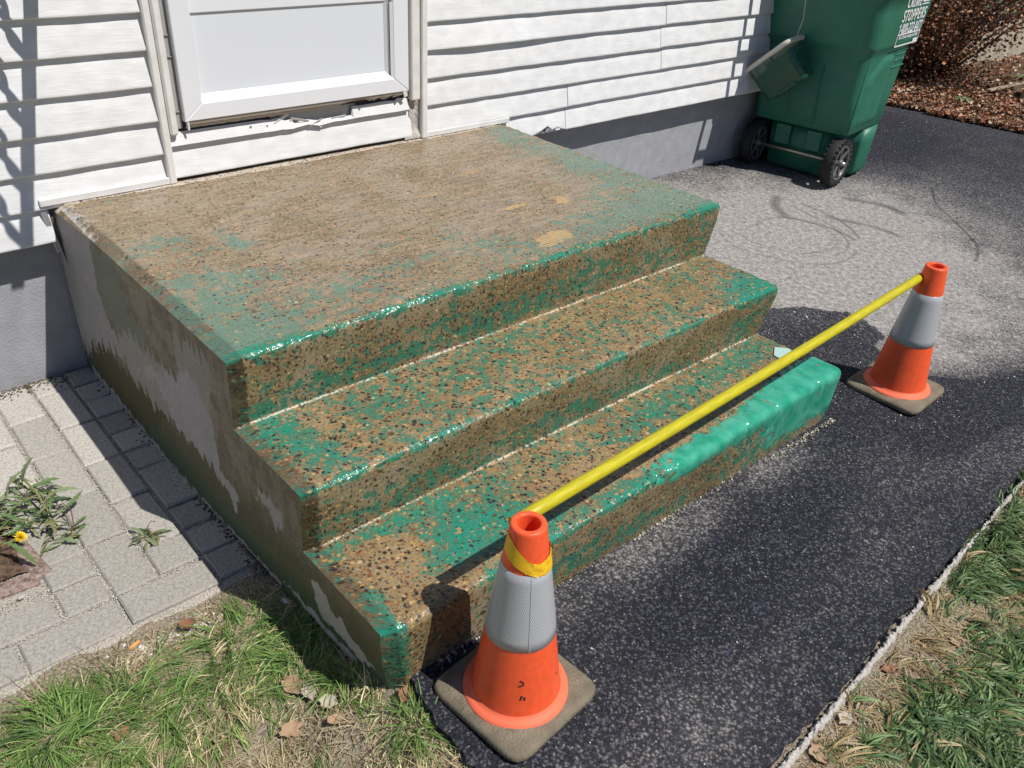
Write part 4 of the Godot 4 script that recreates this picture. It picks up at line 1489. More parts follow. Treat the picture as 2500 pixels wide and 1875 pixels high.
func build_path() -> void:
	# sand bed, then every paver on its own
	var rows := []
	var uvs := []
	var nz := noise(1.0, 411, 3)
	for j in 60:
		var r := PackedVector3Array()
		var u := PackedVector2Array()
		for i in 80:
			var x := lerpf(-5.0, 0.10, pow(i / 79.0, 0.6))
			var z := lerpf(-0.08, 1.20, j / 59.0)
			r.append(Vector3(x, path_y(z) - 0.0075 + nz.get_noise_2d(x * 40.0, z * 40.0) * 0.0035 - 0.035 * sm(1.10, 1.16, z), z))
			u.append(Vector2(x, z))
		rows.append(r)
		uvs.append(u)
	var bed := struct("paver_path", grid_mesh(rows, uvs), mats["joint_sand"])
	var ct := {}
	rng.seed = 77
	var lay := func(x0: float, z0: float, x1: float, z1: float) -> void:
		var g := 0.0042
		var pg := PackedVector2Array()
		var turn := rng.randf_range(-0.012, 0.012)
		var mid := Vector2((x0 + x1) / 2, (z0 + z1) / 2)
		for q in [Vector2(x0 + g, z0 + g), Vector2(x1 - g, z0 + g), Vector2(x1 - g, z1 - g), Vector2(x0 + g, z1 - g)]:
			pg.append(mid + (q - mid).rotated(turn) + Vector2(rng.randf_range(-0.001, 0.001), rng.randf_range(-0.001, 0.001)))
		var lift := rng.randf_range(-0.002, 0.003)
		var tx := rng.randf_range(-0.015, 0.015)
		var tz := rng.randf_range(-0.015, 0.015)
		var hg := func(x: float, z: float) -> float:
			return path_y(z) + lift + (x - mid.x) * tx + (z - mid.y) * tz
		piece("paver", ct, slab(pg, -0.055, 0.0, 0.0045, hg), mats["paver%d" % (clampi(int(mid.y * 2.6 - 0.4 + rng.randf()), 0, 2) if rng.randf() < 0.75 else rng.randi() % 3)], bed)
	# columns counted from the steps outwards: [x0, x1, the cross joints]
	var A := 0.11
	var xr := 0.014
	var cols := [[-0.092, xr, [-0.06, 0.04, 0.145, 0.25, 0.355, 0.46, 0.563, 0.768, 0.872, 0.985, 1.095]],
		[-0.201, -0.092, [-0.06, 0.04, 0.25, 0.465, 0.664, 0.877, 0.99]],
		[-0.31, -0.201, [-0.06, 0.145, 0.355, 0.582, 0.788, 0.993]],
		[-0.42, -0.31, [-0.06, 0.04, 0.25, 0.46, 0.665, 0.80, 0.895, 0.993]],
		[-0.53, -0.42, [-0.06, 0.145, 0.36, 0.57, 0.69]],
		[-0.64, -0.53, [-0.06, 0.04, 0.25, 0.46, 0.67, 0.893]]]
	for c in cols:
		for k in range(1, c[2].size()):
			lay.call(c[0], c[2][k - 1], c[1], c[2][k])
	lay.call(-0.64, 0.893, -0.422, 0.993)
	for k in 9:
		var x1 := -0.09 - k * 0.2185
		lay.call(x1 - 0.2185, 0.996, x1, 1.102)
	for k in 6:
		for j in 10:
			lay.call(-0.64 - (k + 1) * 0.21, -0.06 + j * 0.105, -0.64 - k * 0.21, 0.045 + j * 0.105)
	# red bricks edging the planting hole
	var b := thing("red_brick", "half-buried red brick at the corner of the planting hole in the pavers", "brick", Vector3(-0.424, path_y(0.75) - 0.019, 0.752), 0.12, "red bricks edging the planting hole")
	var st := begin(false)
	bevel_box(st, Transform3D(), Vector3(0.045, 0.05, 0.15), 0.006)
	obj("body", done(st), mats["brick"], b)
	b = thing("red_brick", "dusty red brick lying across the near side of the planting hole", "brick", Vector3(-0.52, path_y(0.80) - 0.021, 0.812), -0.1, "red bricks edging the planting hole")
	st = begin(false)
	bevel_box(st, Transform3D(), Vector3(0.19, 0.05, 0.05), 0.006)
	obj("body", done(st), mats["brick"], b)
	rows = []
	uvs = []
	for j in 12:
		var r := PackedVector3Array()
		var u := PackedVector2Array()
		for i in 14:
			var x := lerpf(-0.66, -0.425, i / 13.0)
			var z := lerpf(0.56, 0.79, j / 11.0)
			r.append(Vector3(x, path_y(z) + 0.004 + 0.012 * nz.get_noise_2d(x * 30, z * 30), z))
			u.append(Vector2(x, z))
		rows.append(r)
		uvs.append(u)
	struct("planting_soil", grid_mesh(rows, uvs), mats["mulch"])
# ------------------------------------------------------------------ cones and pole
func cone_radius(y: float) -> float:
	return lerpf(0.0905, 0.0335, clampf((y - 0.034) / (0.452 - 0.034), 0, 1))

func build_cone(label: String, x: float, z: float, turn: float, taped: bool) -> void:
	var t := thing("traffic_cone", label, "traffic cone", Vector3(x, ground_y(x, z), z), turn, "orange traffic cones holding the pole")
	# base: a thick rounded rubber square, sloping up to the flange
	var rows := []
	var uvs := []
	for lv in [[0.118, 0.0], [0.1255, 0.004], [0.127, 0.012], [0.1255, 0.0185], [0.121, 0.0225], [0.112, 0.0245], [0.09, 0.028], [0.04, 0.030], [0.0, 0.030]]:
		var r := PackedVector3Array()
		var u := PackedVector2Array()
		for i in 65:
			var a := TAU * i / 64.0 + PI / 4
			var c := Vector2(cos(a), sin(a))
			var p := pow(pow(absf(c.x), 9.0) + pow(absf(c.y), 9.0), -1.0 / 9.0)
			var v: Vector2 = c * p * lv[0]
			r.append(Vector3(v.x, lv[1], v.y))
			u.append(v)
		rows.append(r)
		uvs.append(u)
	obj("base", grid_mesh(rows, uvs, true), mats["rubber"], t)
	obj("flange", lathe([Vector2(0.108, 0.026), Vector2(0.1065, 0.0305), Vector2(0.099, 0.0335), Vector2(0.0935, 0.036), Vector2(0.0900, 0.042)], 64), mats["cone_flange"], t)
	var pr := []
	for k in 18:
		var y := lerpf(0.038, 0.448, k / 17.0)
		pr.append(Vector2(cone_radius(y), y))
	pr.append_array([Vector2(0.0335, 0.4535), Vector2(0.0322, 0.4565), Vector2(0.0300, 0.4575), Vector2(0.0228, 0.4575), Vector2(0.0214, 0.4560), Vector2(0.0210, 0.452), Vector2(0.030, 0.36), Vector2(0.05, 0.2)])
	obj("cone_body", lathe(pr, 64, 3.0, 4.0), mats["cone_orange"], t)
	var cp := [Vector2(cone_radius(0.198) + 0.0002, 0.1975)]
	for k in 9:
		var y := lerpf(0.198, 0.370, k / 8.0)
		cp.append(Vector2(cone_radius(y) + 0.0011, y))
	cp.append(Vector2(cone_radius(0.3705) + 0.0002, 0.3705))
	# wrapped sheet with an overlapping seam
	rows = []
	uvs = []
	for k in cp.size():
		var r := PackedVector3Array()
		var u := PackedVector2Array()
		for i in 73:
			var a := TAU * i / 72.0 * 1.02 + (2.05 if taped else 0.7)
			var rad: float = cp[k].x + 0.0008 * (i / 72.0)
			r.append(Vector3(cos(a) * rad, cp[k].y, sin(a) * rad))
			u.append(Vector2(a * 0.065 / 0.036, cp[k].y / 0.033))
		rows.append(r)
		uvs.append(u)
	obj("reflective_collar", grid_mesh(rows, uvs, true), mats["collar"], t)
	if taped:
		rows = []
		uvs = []
		var nz := noise(1.0, 501, 3)
		for q in 9:
			var r := PackedVector3Array()
			var u := PackedVector2Array()
			for i in 60:
				var f := i / 59.0
				var a := lerpf(0.15, 3.75, f)       # round the side that faces the lawn
				var mid := 0.380 + 0.040 * sm(0.42, 1.0, f) + 0.014 * sm(0.2, 0.0, f)
				var half := 0.0165 + 0.003 * sin(f * 9.0)
				var y := mid + half * (q / 4.0 - 1.0) + 0.0015 * nz.get_noise_2d(f * 14.0, 5.0 if q < 4 else 60.0)
				var wr := 0.0034 * sm(0.72, 0.5, f) * maxf(0.0, 0.25 + nz.get_noise_2d(f * 22.0, q * 3.5)) + 0.0016
				var rad := cone_radius(y) + wr
				r.append(Vector3(cos(a) * rad, y, sin(a) * rad))
				u.append(Vector2(f, q / 8.0))
			rows.append(r)
			uvs.append(u)
		obj("tape_wrap", grid_mesh(rows, uvs), mats["tape"], t)
		for q in [[2.30, 0.128, 0.010, 0.004, 0.7], [2.34, 0.118, 0.008, 0.004, -0.5], [2.26, 0.121, 0.003, 0.006, 0.2], [2.30, 0.088, 0.004, 0.014, 0.3], [2.22, 0.086, 0.004, 0.010, 0.1], [1.2, 0.10, 0.012, 0.0010, 0.5]]:
			var st := begin(false)
			var a: float = q[0]
			var rad := cone_radius(q[1]) + 0.0004
			var b := Basis(Vector3(-sin(a), 0, cos(a)), Vector3(-cos(a) * 0.0 + 0, 1, 0), Vector3(cos(a), 0, sin(a)))
			bevel_box(st, Transform3D(b * Basis(Vector3.BACK, q[4]), Vector3(cos(a) * rad, q[1], sin(a) * rad)), Vector3(q[2], q[3], 0.0012), 0.0004)
			obj("scuff_mark", done(st), mats["scuff"], t)

func build_pole() -> void:
	var t := thing("marker_pole", "yellow pole stretched between the two orange traffic cones", "pole", Vector3(0.20, 0.371, 1.784))
	var b := Vector3(1.990, 0.362, 1.700) - t.position
	var path := []
	for k in 25:
		var f := k / 24.0
		path.append(b * lerpf(0.012, 1.012, f) + Vector3(0, -0.006 * sin(PI * f), 0))
	obj("shaft", tube(path, [0.0135], 20), mats["pole"], t)

# ------------------------------------------------------------------ the wheeled bin
func rrect(xb: float, xf: float, hw: float, rad: float, notch := Vector2.ZERO) -> PackedVector2Array:
	# outline in x,z; always the same number of points
	var p := PackedVector2Array()
	if notch == Vector2.ZERO:
		for c in [[xf - rad, hw - rad, 0.0], [xb + rad, hw - rad, PI / 2], [xb + rad, -hw + rad, PI], [xf - rad, -hw + rad, PI * 1.5]]:
			for k in 9:
				var a: float = c[2] + PI / 2 * k / 8.0
				p.append(Vector2(c[0] + rad * cos(a), c[1] + rad * sin(a)))
	else:
		# wheel wells taken out of the two back corners
		for k in 9:
			var a := PI / 2 * k / 8.0
			p.append(Vector2(xf - rad + rad * cos(a), hw - rad + rad * sin(a)))
		for k in 9:
			var a := PI / 2 * k / 8.0
			var q := Vector2(notch.x, hw).lerp(Vector2(notch.x - 0.03, hw - notch.y), k / 8.0)
			if k > 6: q = Vector2(xb + 0.01, hw - notch.y)
			p.append(q)
		for k in 9:
			var q := Vector2(notch.x - 0.03, -hw + notch.y).lerp(Vector2(notch.x, -hw), k / 8.0)
			if k < 2: q = Vector2(xb + 0.01, -hw + notch.y)
			p.append(q)
		for k in 9:
			var a := PI * 1.5 + PI / 2 * k / 8.0
			p.append(Vector2(xf - rad + rad * cos(a), -hw + rad + rad * sin(a)))
	return p

func loft(levels: Array, cap_low := true, cap_high := true) -> ArrayMesh:
	# levels: [y, outline]
	var rows := []
	var uvs := []
	var add := func(y: float, ol: PackedVector2Array, shrink: float) -> void:
		var r := PackedVector3Array()
		var u := PackedVector2Array()
		var c := Vector2.ZERO
		for q in ol: c += q
		c /= ol.size()
		for k in ol.size() + 1:
			var q := ol[k % ol.size()].lerp(c, shrink)
			r.append(Vector3(q.x, y, q.y))
			u.append(Vector2(k * 0.05, y))
		rows.append(r)
		uvs.append(u)
	if cap_low:
		add.call(levels[0][0], levels[0][1], 1.0)
		add.call(levels[0][0], levels[0][1], 0.012)
	for l in levels:
		add.call(l[0], l[1], 0.0)
	if cap_high:
		add.call(levels[-1][0], levels[-1][1], 0.012)
		add.call(levels[-1][0], levels[-1][1], 1.0)
	return grid_mesh(rows, uvs, true)

func print_line(txt: String, height: float, width: float, at: Vector3, bold := true) -> Array:
	var tm := TextMesh.new()
	var f := SystemFont.new()
	f.font_names = PackedStringArray(["Droid Sans"])
	f.font_weight = 800 if bold else 400
	tm.font = f
	tm.text = txt
	tm.font_size = 48
	tm.pixel_size = 0.01
	tm.depth = 0.008
	tm.curve_step = 2.0
	var bb := tm.get_aabb()
	var sx := width / maxf(0.001, bb.size.x)
	var sy := height / maxf(0.001, bb.size.y)
	var c := bb.get_center()
	return [tm, Transform3D(Basis.from_scale(Vector3(sx, sy, 0.1)), at - Vector3(c.x * sx, c.y * sy, 0))]

func build_bin() -> void:
	var at := Vector3(3.70, ground_y(3.70, 0.25), 0.245)
	var t := thing("wheeled_bin", "green wheeled rubbish bin standing against the white siding", "bin", at, 0.12)
	var ct := {}
	var up := []
	for l in [[0.262, -0.060, 0.395, 0.262, 0.035], [0.275, -0.082, 0.405, 0.272, 0.05], [0.46, -0.090, 0.445, 0.280, 0.06], [0.640, -0.096, 0.480, 0.286, 0.06], [0.668, -0.099, 0.488, 0.287, 0.06], [0.690, -0.118, 0.530, 0.302, 0.065], [0.710, -0.124, 0.545, 0.306, 0.07], [0.86, -0.134, 0.580, 0.312, 0.07], [0.955, -0.140, 0.600, 0.316, 0.07], [0.962, -0.158, 0.62, 0.335, 0.075], [1.00, -0.160, 0.625, 0.338, 0.075], [1.005, -0.150, 0.615, 0.328, 0.07]]:
		up.append([l[0], rrect(l[1], l[2], l[3], l[4])])
	piece("body", ct, loft(up), mats["bin_plastic"], t)
	var low := []
	for l in [[0.012, -0.02, 0.355, 0.258], [0.03, -0.03, 0.372, 0.266], [0.18, -0.042, 0.390, 0.269], [0.2615, -0.045, 0.396, 0.270]]:
		low.append([l[0], rrect(l[1], l[2], l[3], 0.05, Vector2(0.185, 0.105))])
	piece("lower_body", ct, loft(low), mats["bin_plastic"], t)
	# shallow moulded panels down the back and the side
	var st := begin(true)
	for zc in [-0.075, 0.075]:
		st = begin(true)
		bevel_box(st, Transform3D(Basis(Vector3.BACK, 0.03), Vector3(-0.090, 0.44, zc)), Vector3(0.010, 0.30, 0.012), 0.005)
		piece("moulded_rib", ct, done(st), mats["bin_plastic"], t)
	st = begin(false)
	bevel_box(st, Transform3D(Basis(Vector3.BACK, 0.02), Vector3(-0.045, 0.20, -0.09)), Vector3(0.012, 0.105, 0.085), 0.004)
	piece("back_pad", ct, done(st), mats["bin_plastic"], t)
	st = begin(false)
	bevel_box(st, Transform3D(Basis(Vector3.BACK, 0.02), Vector3(-0.045, 0.20, 0.09)), Vector3(0.012, 0.105, 0.085), 0.004)
	piece("back_pad", ct, done(st), mats["bin_plastic"], t)
	# the raised side panel that ends in a curved shoulder
	for side in [-1.0, 1.0]:
		var rows := []
		var uvs := []
		for j in 24:
			var y := lerpf(0.28, 0.665, j / 23.0)
			var r := PackedVector3Array()
			var u := PackedVector2Array()
			for i in 20:
				var x := lerpf(-0.06, 0.27, i / 19.0)
				var hw := lerpf(0.272, 0.287, (y - 0.275) / 0.39)
				var edge := sm(0.0, 0.05, 0.265 - x) * sm(0.0, 0.05, y - 0.283) * sm(0.0, 0.018, 0.652 - y)
				var cut := -0.055 + 0.16 * pow(sm(0.50, 0.67, y), 1.4)
				edge *= sm(0.0, 0.06, x - cut)
				r.append(Vector3(x, y, side * (hw - 0.004 + 0.019 * edge)))
				u.append(Vector2(x, y))
			rows.append(r)
			uvs.append(u)
		piece("side_panel", ct, grid_mesh(rows, uvs, side > 0), mats["bin_plastic"], t)
	# lid and handle bar
	var lid := []
	for l in [[1.009, -0.215, 0.63, 0.342, 0.08], [1.03, -0.22, 0.635, 0.346, 0.08], [1.06, -0.13, 0.60, 0.32, 0.08], [1.085, -0.06, 0.49, 0.25, 0.08]]:
		lid.append([l[0], rrect(l[1], l[2], l[3], l[4])])
	piece("lid", ct, loft(lid), mats["bin_plastic"], t)
	piece("handle_bar", ct, tube([Vector3(-0.30, 1.03, -0.27), Vector3(-0.30, 1.03, 0.27)], [0.014], 12), mats["bin_plastic"], t)
	st = begin(false)
	for zc in [-0.25, 0.0, 0.25]:
		st = begin(false)
		bevel_box(st, Transform3D(Basis(Vector3.BACK, -0.22), Vector3(-0.23, 1.012, zc)), Vector3(0.17, 0.03, 0.022), 0.004)
		piece("handle_bracket", ct, done(st), mats["bin_plastic"], t)
	# axle and wheels
	piece("axle", ct, tube([Vector3(-0.052, 0.122, -0.29), Vector3(-0.052, 0.122, 0.29)], [0.009], 10), mats["steel"], t)
	for side in [-1.0, 1.0]:
		var wh := Node3D.new()
		wh.name = "wheel" if side < 0 else "wheel_001"
		t.add_child(wh)
		wh.position = Vector3(-0.052, 0.122, side * 0.240)
		wh.rotation = Vector3(PI / 2, 0, 0)
		wh.scale = Vector3(0.905, 0.85, 0.905)
		var wc := {}
		piece("tyre", wc, lathe([Vector2(0.098, -0.034), Vector2(0.118, -0.036), Vector2(0.130, -0.030), Vector2(0.1345, -0.018), Vector2(0.1345, 0.018), Vector2(0.130, 0.030), Vector2(0.118, 0.036), Vector2(0.098, 0.034)], 48), mats["tyre"], wh)
		st = begin(false)
		for k in 26:
			var a := TAU * k / 26.0
			var b := Basis(Vector3.UP, -a)
			for s2 in [-1.0, 1.0]:
				bevel_box(st, Transform3D(b, b * Vector3(0.124, s2 * 0.033, 0) + Vector3.ZERO), Vector3(0.026, 0.012, 0.014), 0.002)
		piece("tread_lug", wc, done(st), mats["tyre"], wh)
		for k in 6:
			var a := TAU * k / 6.0 + 0.3
			var b := Basis(Vector3.UP, -a)
			st = begin(false)
			for f in [-1.0, 1.0]:
				bevel_box(st, Transform3D(b * Basis(Vector3.BACK, 0.12 * f), b * Vector3(0.062, f * 0.026, 0)), Vector3(0.088, 0.012, 0.020), 0.003)
			piece("spoke", wc, done(st), mats["rim_grey"], wh)
		piece("rim", wc, lathe([Vector2(0.088, -0.034), Vector2(0.100, -0.037), Vector2(0.102, -0.030), Vector2(0.102, 0.030), Vector2(0.100, 0.037), Vector2(0.088, 0.034), Vector2(0.093, 0.0), Vector2(0.088, -0.034)], 40), mats["rim_grey"], wh)
		piece("hub", wc, lathe([Vector2(0.0, -0.044), Vector2(0.016, -0.044), Vector2(0.024, -0.034), Vector2(0.024, 0.034), Vector2(0.016, 0.044), Vector2(0.0, 0.044)], 24), mats["rim_grey"], wh)
		piece("hub_cap", wc, lathe([Vector2(0.0, 0.050), Vector2(0.009, 0.049), Vector2(0.012, 0.043)], 16), mats["screw"], wh)
	# white print on the upper side
	var pr := Node3D.new()
	pr.name = "printed_notice"
	t.add_child(pr)
	pr.transform = Transform3D(Basis(Vector3.RIGHT, 0.035), Vector3(0.315, 0.792, 0.3112))
	var pc := {}
	for l in [print_line("CRIME", 0.050, 0.20, Vector3(-0.05, 0.108, 0.0008)), print_line("STOPPERS", 0.056, 0.325, Vector3(0.0, 0.045, 0.0008)), print_line("1-800-222-8477", 0.048, 0.325, Vector3(-0.004, -0.017, 0.0008)), print_line("Text: TIP plus message to 274637", 0.022, 0.27, Vector3(0.0, -0.062, 0.0008))]:
		piece("lettering", pc, l[0], mats["print"], pr, l[1])
	st = begin(false)
	for q in [[0, -0.045, 0.32, 0.006], [0, -0.100, 0.32, 0.007], [-0.159, -0.0725, 0.006, 0.05], [0.159, -0.0725, 0.006, 0.05], [0.12, -0.088, 0.06, 0.016], [0.115, 0.118, 0.10, 0.008], [0.115, 0.103, 0.10, 0.008], [0.115, 0.089, 0.10, 0.006]]:
		bevel_box(st, Transform3D(Basis(), Vector3(q[0], q[1], 0.001)), Vector3(q[2], q[3], 0.0012), 0.0003)
	piece("print_frame", pc, done(st), mats["print"], pr)
	st = begin(false)
	for q in [[0.36, 0.655, 0.17, 0.007], [0.35, 0.575, 0.17, 0.007]]:
		bevel_box(st, Transform3D(Basis(), Vector3(q[0], q[1], 0.285)), Vector3(q[2], q[3], 0.008), 0.002)
	for k in 9:
		bevel_box(st, Transform3D(Basis(Vector3.BACK, 0.6 * sin(k * 2.3)), Vector3(0.295 + 0.015 * k, 0.636, 0.2855)), Vector3(0.011, 0.010, 0.006), 0.002)
	for k in 4:
		bevel_box(st, Transform3D(Basis(Vector3.BACK, 0.7 + k), Vector3(0.312 + 0.032 * k, 0.605, 0.285)), Vector3(0.022, 0.018, 0.006), 0.003)
	piece("embossed_mark", ct, done(st), mats["bin_plastic"], t)

func build_tub() -> void:
	# clear plastic tub hung on a string against the back of the bin
	var t := thing("plastic_tub", "clear plastic tub with a pale rim hung tilted on the bin", "container", Vector3(3.50, 0.55, 0.160))
	# local x = along the rim (towards the wheel side), y = out of the mouth, z = away from the bin
	var b := Basis(Vector3(0.02, 0.66, 0.75).normalized(), Vector3(-0.10, 0.75, -0.66).normalized(), Vector3(-1, 0, 0)).orthonormalized()
	t.basis = b
	var ct := {}
	var lv := []
	for l in [[-0.105, 0.112, 0.055, 0.03], [-0.095, 0.122, 0.064, 0.035], [0.0, 0.132, 0.072, 0.035], [0.088, 0.142, 0.080, 0.035]]:
		lv.append([l[0], rrect(-l[1], l[1], l[2], l[3])])
	piece("tub_wall", ct, loft(lv, true, false), mats["tub"], t)
	var path := []
	var ol := rrect(-0.146, 0.146, 0.083, 0.035)
	for k in ol.size() + 1:
		var q := ol[k % ol.size()]
		path.append(Vector3(q.x, 0.09, q.y))
	piece("rim", ct, tube(path, [0.013], 8, false), mats["tub_rim"], t)
	var st := begin(false)
	bevel_box(st, Transform3D(Basis(), Vector3(0.0, 0.072, 0.084)), Vector3(0.05, 0.04, 0.006), 0.002)
	piece("clasp", ct, done(st), mats["tub"], t)
	st = begin(false)
	bevel_box(st, Transform3D(Basis(), Vector3(0.02, -0.098, 0.062)), Vector3(0.11, 0.022, 0.016), 0.006)
	piece("foot_bar", ct, done(st), mats["tub"], t)
	var s := thing("string", "thin pale string holding up the clear tub on the bin", "string", Vector3(3.52, 0.68, 0.20))
	obj("cord", tube([Vector3(-0.015, -0.02, 0.02), Vector3(-0.01, 0.05, 0.0), Vector3(-0.005, 0.12, 0.01), Vector3(-0.02, 0.20, 0.012), Vector3(-0.03, 0.27, 0.0)], [0.0025], 6), mats["string"], s)

# ------------------------------------------------------------------ plants
func dandelion_leaf(length: float, width: float, sd: int, droop: float) -> ArrayMesh:
	rng.seed = sd
	var n := 22
	var rows := []
	var uvs := []
	var st := begin(true)
	var prev := []
	for k in n + 1:
		var f := float(k) / n
		var tooth := fmod(f * 7.0, 1.0)
		var w := width * (0.16 + 0.84 * sin(PI * pow(f, 1.5) * 0.96)) * (0.42 + 0.58 * (1.0 - tooth))
		if f < 0.12: w = width * 0.10
		if k == n: w = 0.0004
		var y := droop * (f - f * f * 1.7) * length + 0.004 * sin(f * 14.0 + sd)
		var x := length * f * (1.0 - 0.12 * f)
		var dz := 0.10 * length * sin(f * 2.4 + sd)
		var bend := w * 0.35
		var row := [Vector3(x - w * 0.3, y + bend, dz - w), Vector3(x, y, dz), Vector3(x - w * 0.3, y + bend, dz + w)]
		if k > 0:
			quad(st, prev[0], row[0], row[1], prev[1])
			quad(st, prev[1], row[1], row[2], prev[2])
		prev = row
	return done(st)

func flower_mesh(sd: int) -> ArrayMesh:
	rng.seed = sd
	var st := begin(false)
	for k in 90:
		var a := k * 2.399
		var e := k / 89.0
		var tilt := lerpf(1.45, 0.15, e) + rng.randf_range(-0.1, 0.1)
		var d := Vector3(cos(a) * sin(tilt), cos(tilt), sin(a) * sin(tilt))
		var side := d.cross(Vector3.UP).normalized() * 0.0011
		var l := lerpf(0.0165, 0.009, e)
		quad(st, -side * 0.4, d * l - side, d * l + side, side * 0.4)
	return done(st, false)

func build_dandelions() -> void:
	var greens := [mat("leaf_green", lin(0.11, 0.17, 0.065), 0.5), mat("leaf_green_pale", lin(0.19, 0.24, 0.12), 0.55), mat("leaf_green_dark", lin(0.05, 0.10, 0.035), 0.5), mat("leaf_wilted", lin(0.17, 0.17, 0.075), 0.7)]
	for m in greens:
		m.backlight_enabled = true
		m.backlight = Color(0.25, 0.3, 0.1)
	var stem_m := mat("stem", lin(0.22, 0.22, 0.07), 0.6)
	var wilt := mat("stem_red", lin(0.14, 0.06, 0.04), 0.7)
	var lf := []
	for k in 6:
		lf.append(dandelion_leaf(1.0, 0.092, 600 + k, [0.35, 0.2, 0.5, 0.1, 0.3, 0.25][k]))
	# big clump
	var y0 := path_y(0.62)
	var t := thing("dandelion_plant", "large flowering dandelion clump growing through the pavers at the left edge", "plant", Vector3(-0.46, y0, 0.63), 0.0, "dandelions among the pavers")
	var ct := {}
	rng.seed = 901
	for k in 120:
		var a := rng.randf_range(-PI, PI)
		if k < 30: a = rng.randf_range(-0.9, 1.1)
		var l := rng.randf_range(0.04, 0.105)
		var b := Basis(Vector3.UP, a) * Basis(Vector3.BACK, rng.randf_range(0.0, 0.5)) * Basis(Vector3.RIGHT, rng.randf_range(-0.5, 0.5))
		piece("leaf", ct, lf[rng.randi() % 6], greens[rng.randi() % 4], t, Transform3D(b.scaled(Vector3.ONE * l), Vector3(rng.randf_range(-0.05, 0.14), 0.004 + rng.randf() * 0.04, rng.randf_range(-0.13, 0.05))))
	# one upright toothed leaf
	piece("leaf", ct, lf[1], greens[1], t, Transform3D((Basis(Vector3.UP, 0.3) * Basis(Vector3.BACK, 1.35)).scaled(Vector3.ONE * 0.12), Vector3(0.10, 0.03, -0.10)))
	piece("leaf", ct, lf[0], greens[1], t, Transform3D((Basis(Vector3.UP, 0.2) * Basis(Vector3.BACK, 1.0)).scaled(Vector3.ONE * 0.10), Vector3(0.05, 0.03, -0.10)))
	piece("leaf", ct, lf[2], greens[0], t, Transform3D((Basis(Vector3.UP, -0.75)).scaled(Vector3(0.11, 0.11, 0.12)), Vector3(-0.02, 0.05, 0.09)))
	var fm := flower_mesh(5)
	for q in [[Vector3(0.035, 0.045, 0.085), 0.5, 1.0], [Vector3(-0.025, 0.04, -0.01), 0.2, 0.8], [Vector3(-0.01, 0.045, -0.085), 0.6, 0.75]]:
		piece("flower", ct, fm, mats["flower"], t, Transform3D((Basis(Vector3.BACK, -q[1]) * Basis(Vector3.RIGHT, 0.5)).scaled(Vector3.ONE * q[2]), q[0]))
		piece("stem", ct, tube([Vector3(-0.06, -0.01, q[0].z - 0.02), (q[0] as Vector3) * Vector3(0.5, 1, 1) + Vector3(-0.02, -0.01, -0.01), q[0]], [0.002, 0.002, 0.0022], 6), stem_m, t)
	piece("stem", ct, tube([Vector3(0.10, 0.07, -0.13), Vector3(0.115, 0.055, -0.06), Vector3(0.12, 0.03, 0.0), Vector3(0.125, 0.004, 0.05)], [0.003, 0.003, 0.0028, 0.0022], 6), stem_m, t)
	# wilted one on the pavers
	t = thing("dandelion_plant", "wilted dandelion lying flat on the pavers right of the flowering clump", "plant", Vector3(-0.325, path_y(0.7), 0.735), 0.0, "dandelions among the pavers")
	ct = {}
	for k in 16:
		var a := rng.randf_range(-0.7, 0.9) + (PI if k % 3 == 0 else 0.0)
		piece("leaf", ct, lf[rng.randi() % 6], greens[[1, 3, 3, 0][rng.randi() % 4]], t, Transform3D((Basis(Vector3.UP, a) * Basis(Vector3.RIGHT, rng.randf_range(-0.7, 0.7))).scaled(Vector3.ONE * rng.randf_range(0.04, 0.085)), Vector3(rng.randf_range(-0.05, 0.03), 0.003 + rng.randf() * 0.012, rng.randf_range(-0.03, 0.02))))
	piece("stem", ct, tube([Vector3(0.0, 0.004, 0.0), Vector3(0.02, 0.02, -0.02), Vector3(0.028, 0.045, -0.05), Vector3(0.02, 0.055, -0.075), Vector3(0.0, 0.05, -0.085)], [0.0018, 0.0016, 0.0015, 0.0013, 0.001], 6), wilt, t)
	# small tuft in the joint
	t = thing("dandelion_plant", "small weed tuft in the joint nearest the shadow of the steps", "plant", Vector3(-0.165, path_y(0.85), 0.852), 0.0, "dandelions among the pavers")
	ct = {}
	for k in 24:
		var a := rng.randf_range(-PI, PI)
		piece("leaf", ct, lf[rng.randi() % 6], greens[[0, 1, 2, 3][rng.randi() % 4]], t, Transform3D((Basis(Vector3.UP, a) * Basis(Vector3.BACK, rng.randf_range(0.0, 0.45)) * Basis(Vector3.RIGHT, rng.randf_range(-0.6, 0.6))).scaled(Vector3.ONE * rng.randf_range(0.03, 0.062)), Vector3(rng.randf_range(-0.015, 0.015), 0.003, rng.randf_range(-0.012, 0.012))))
	piece("stem", ct, tube([Vector3(0, 0, 0), Vector3(0.0, 0.03, -0.01), Vector3(0.012, 0.042, -0.012), Vector3(0.022, 0.036, -0.01)], [0.0015, 0.0013, 0.0012, 0.001], 6), wilt, t)

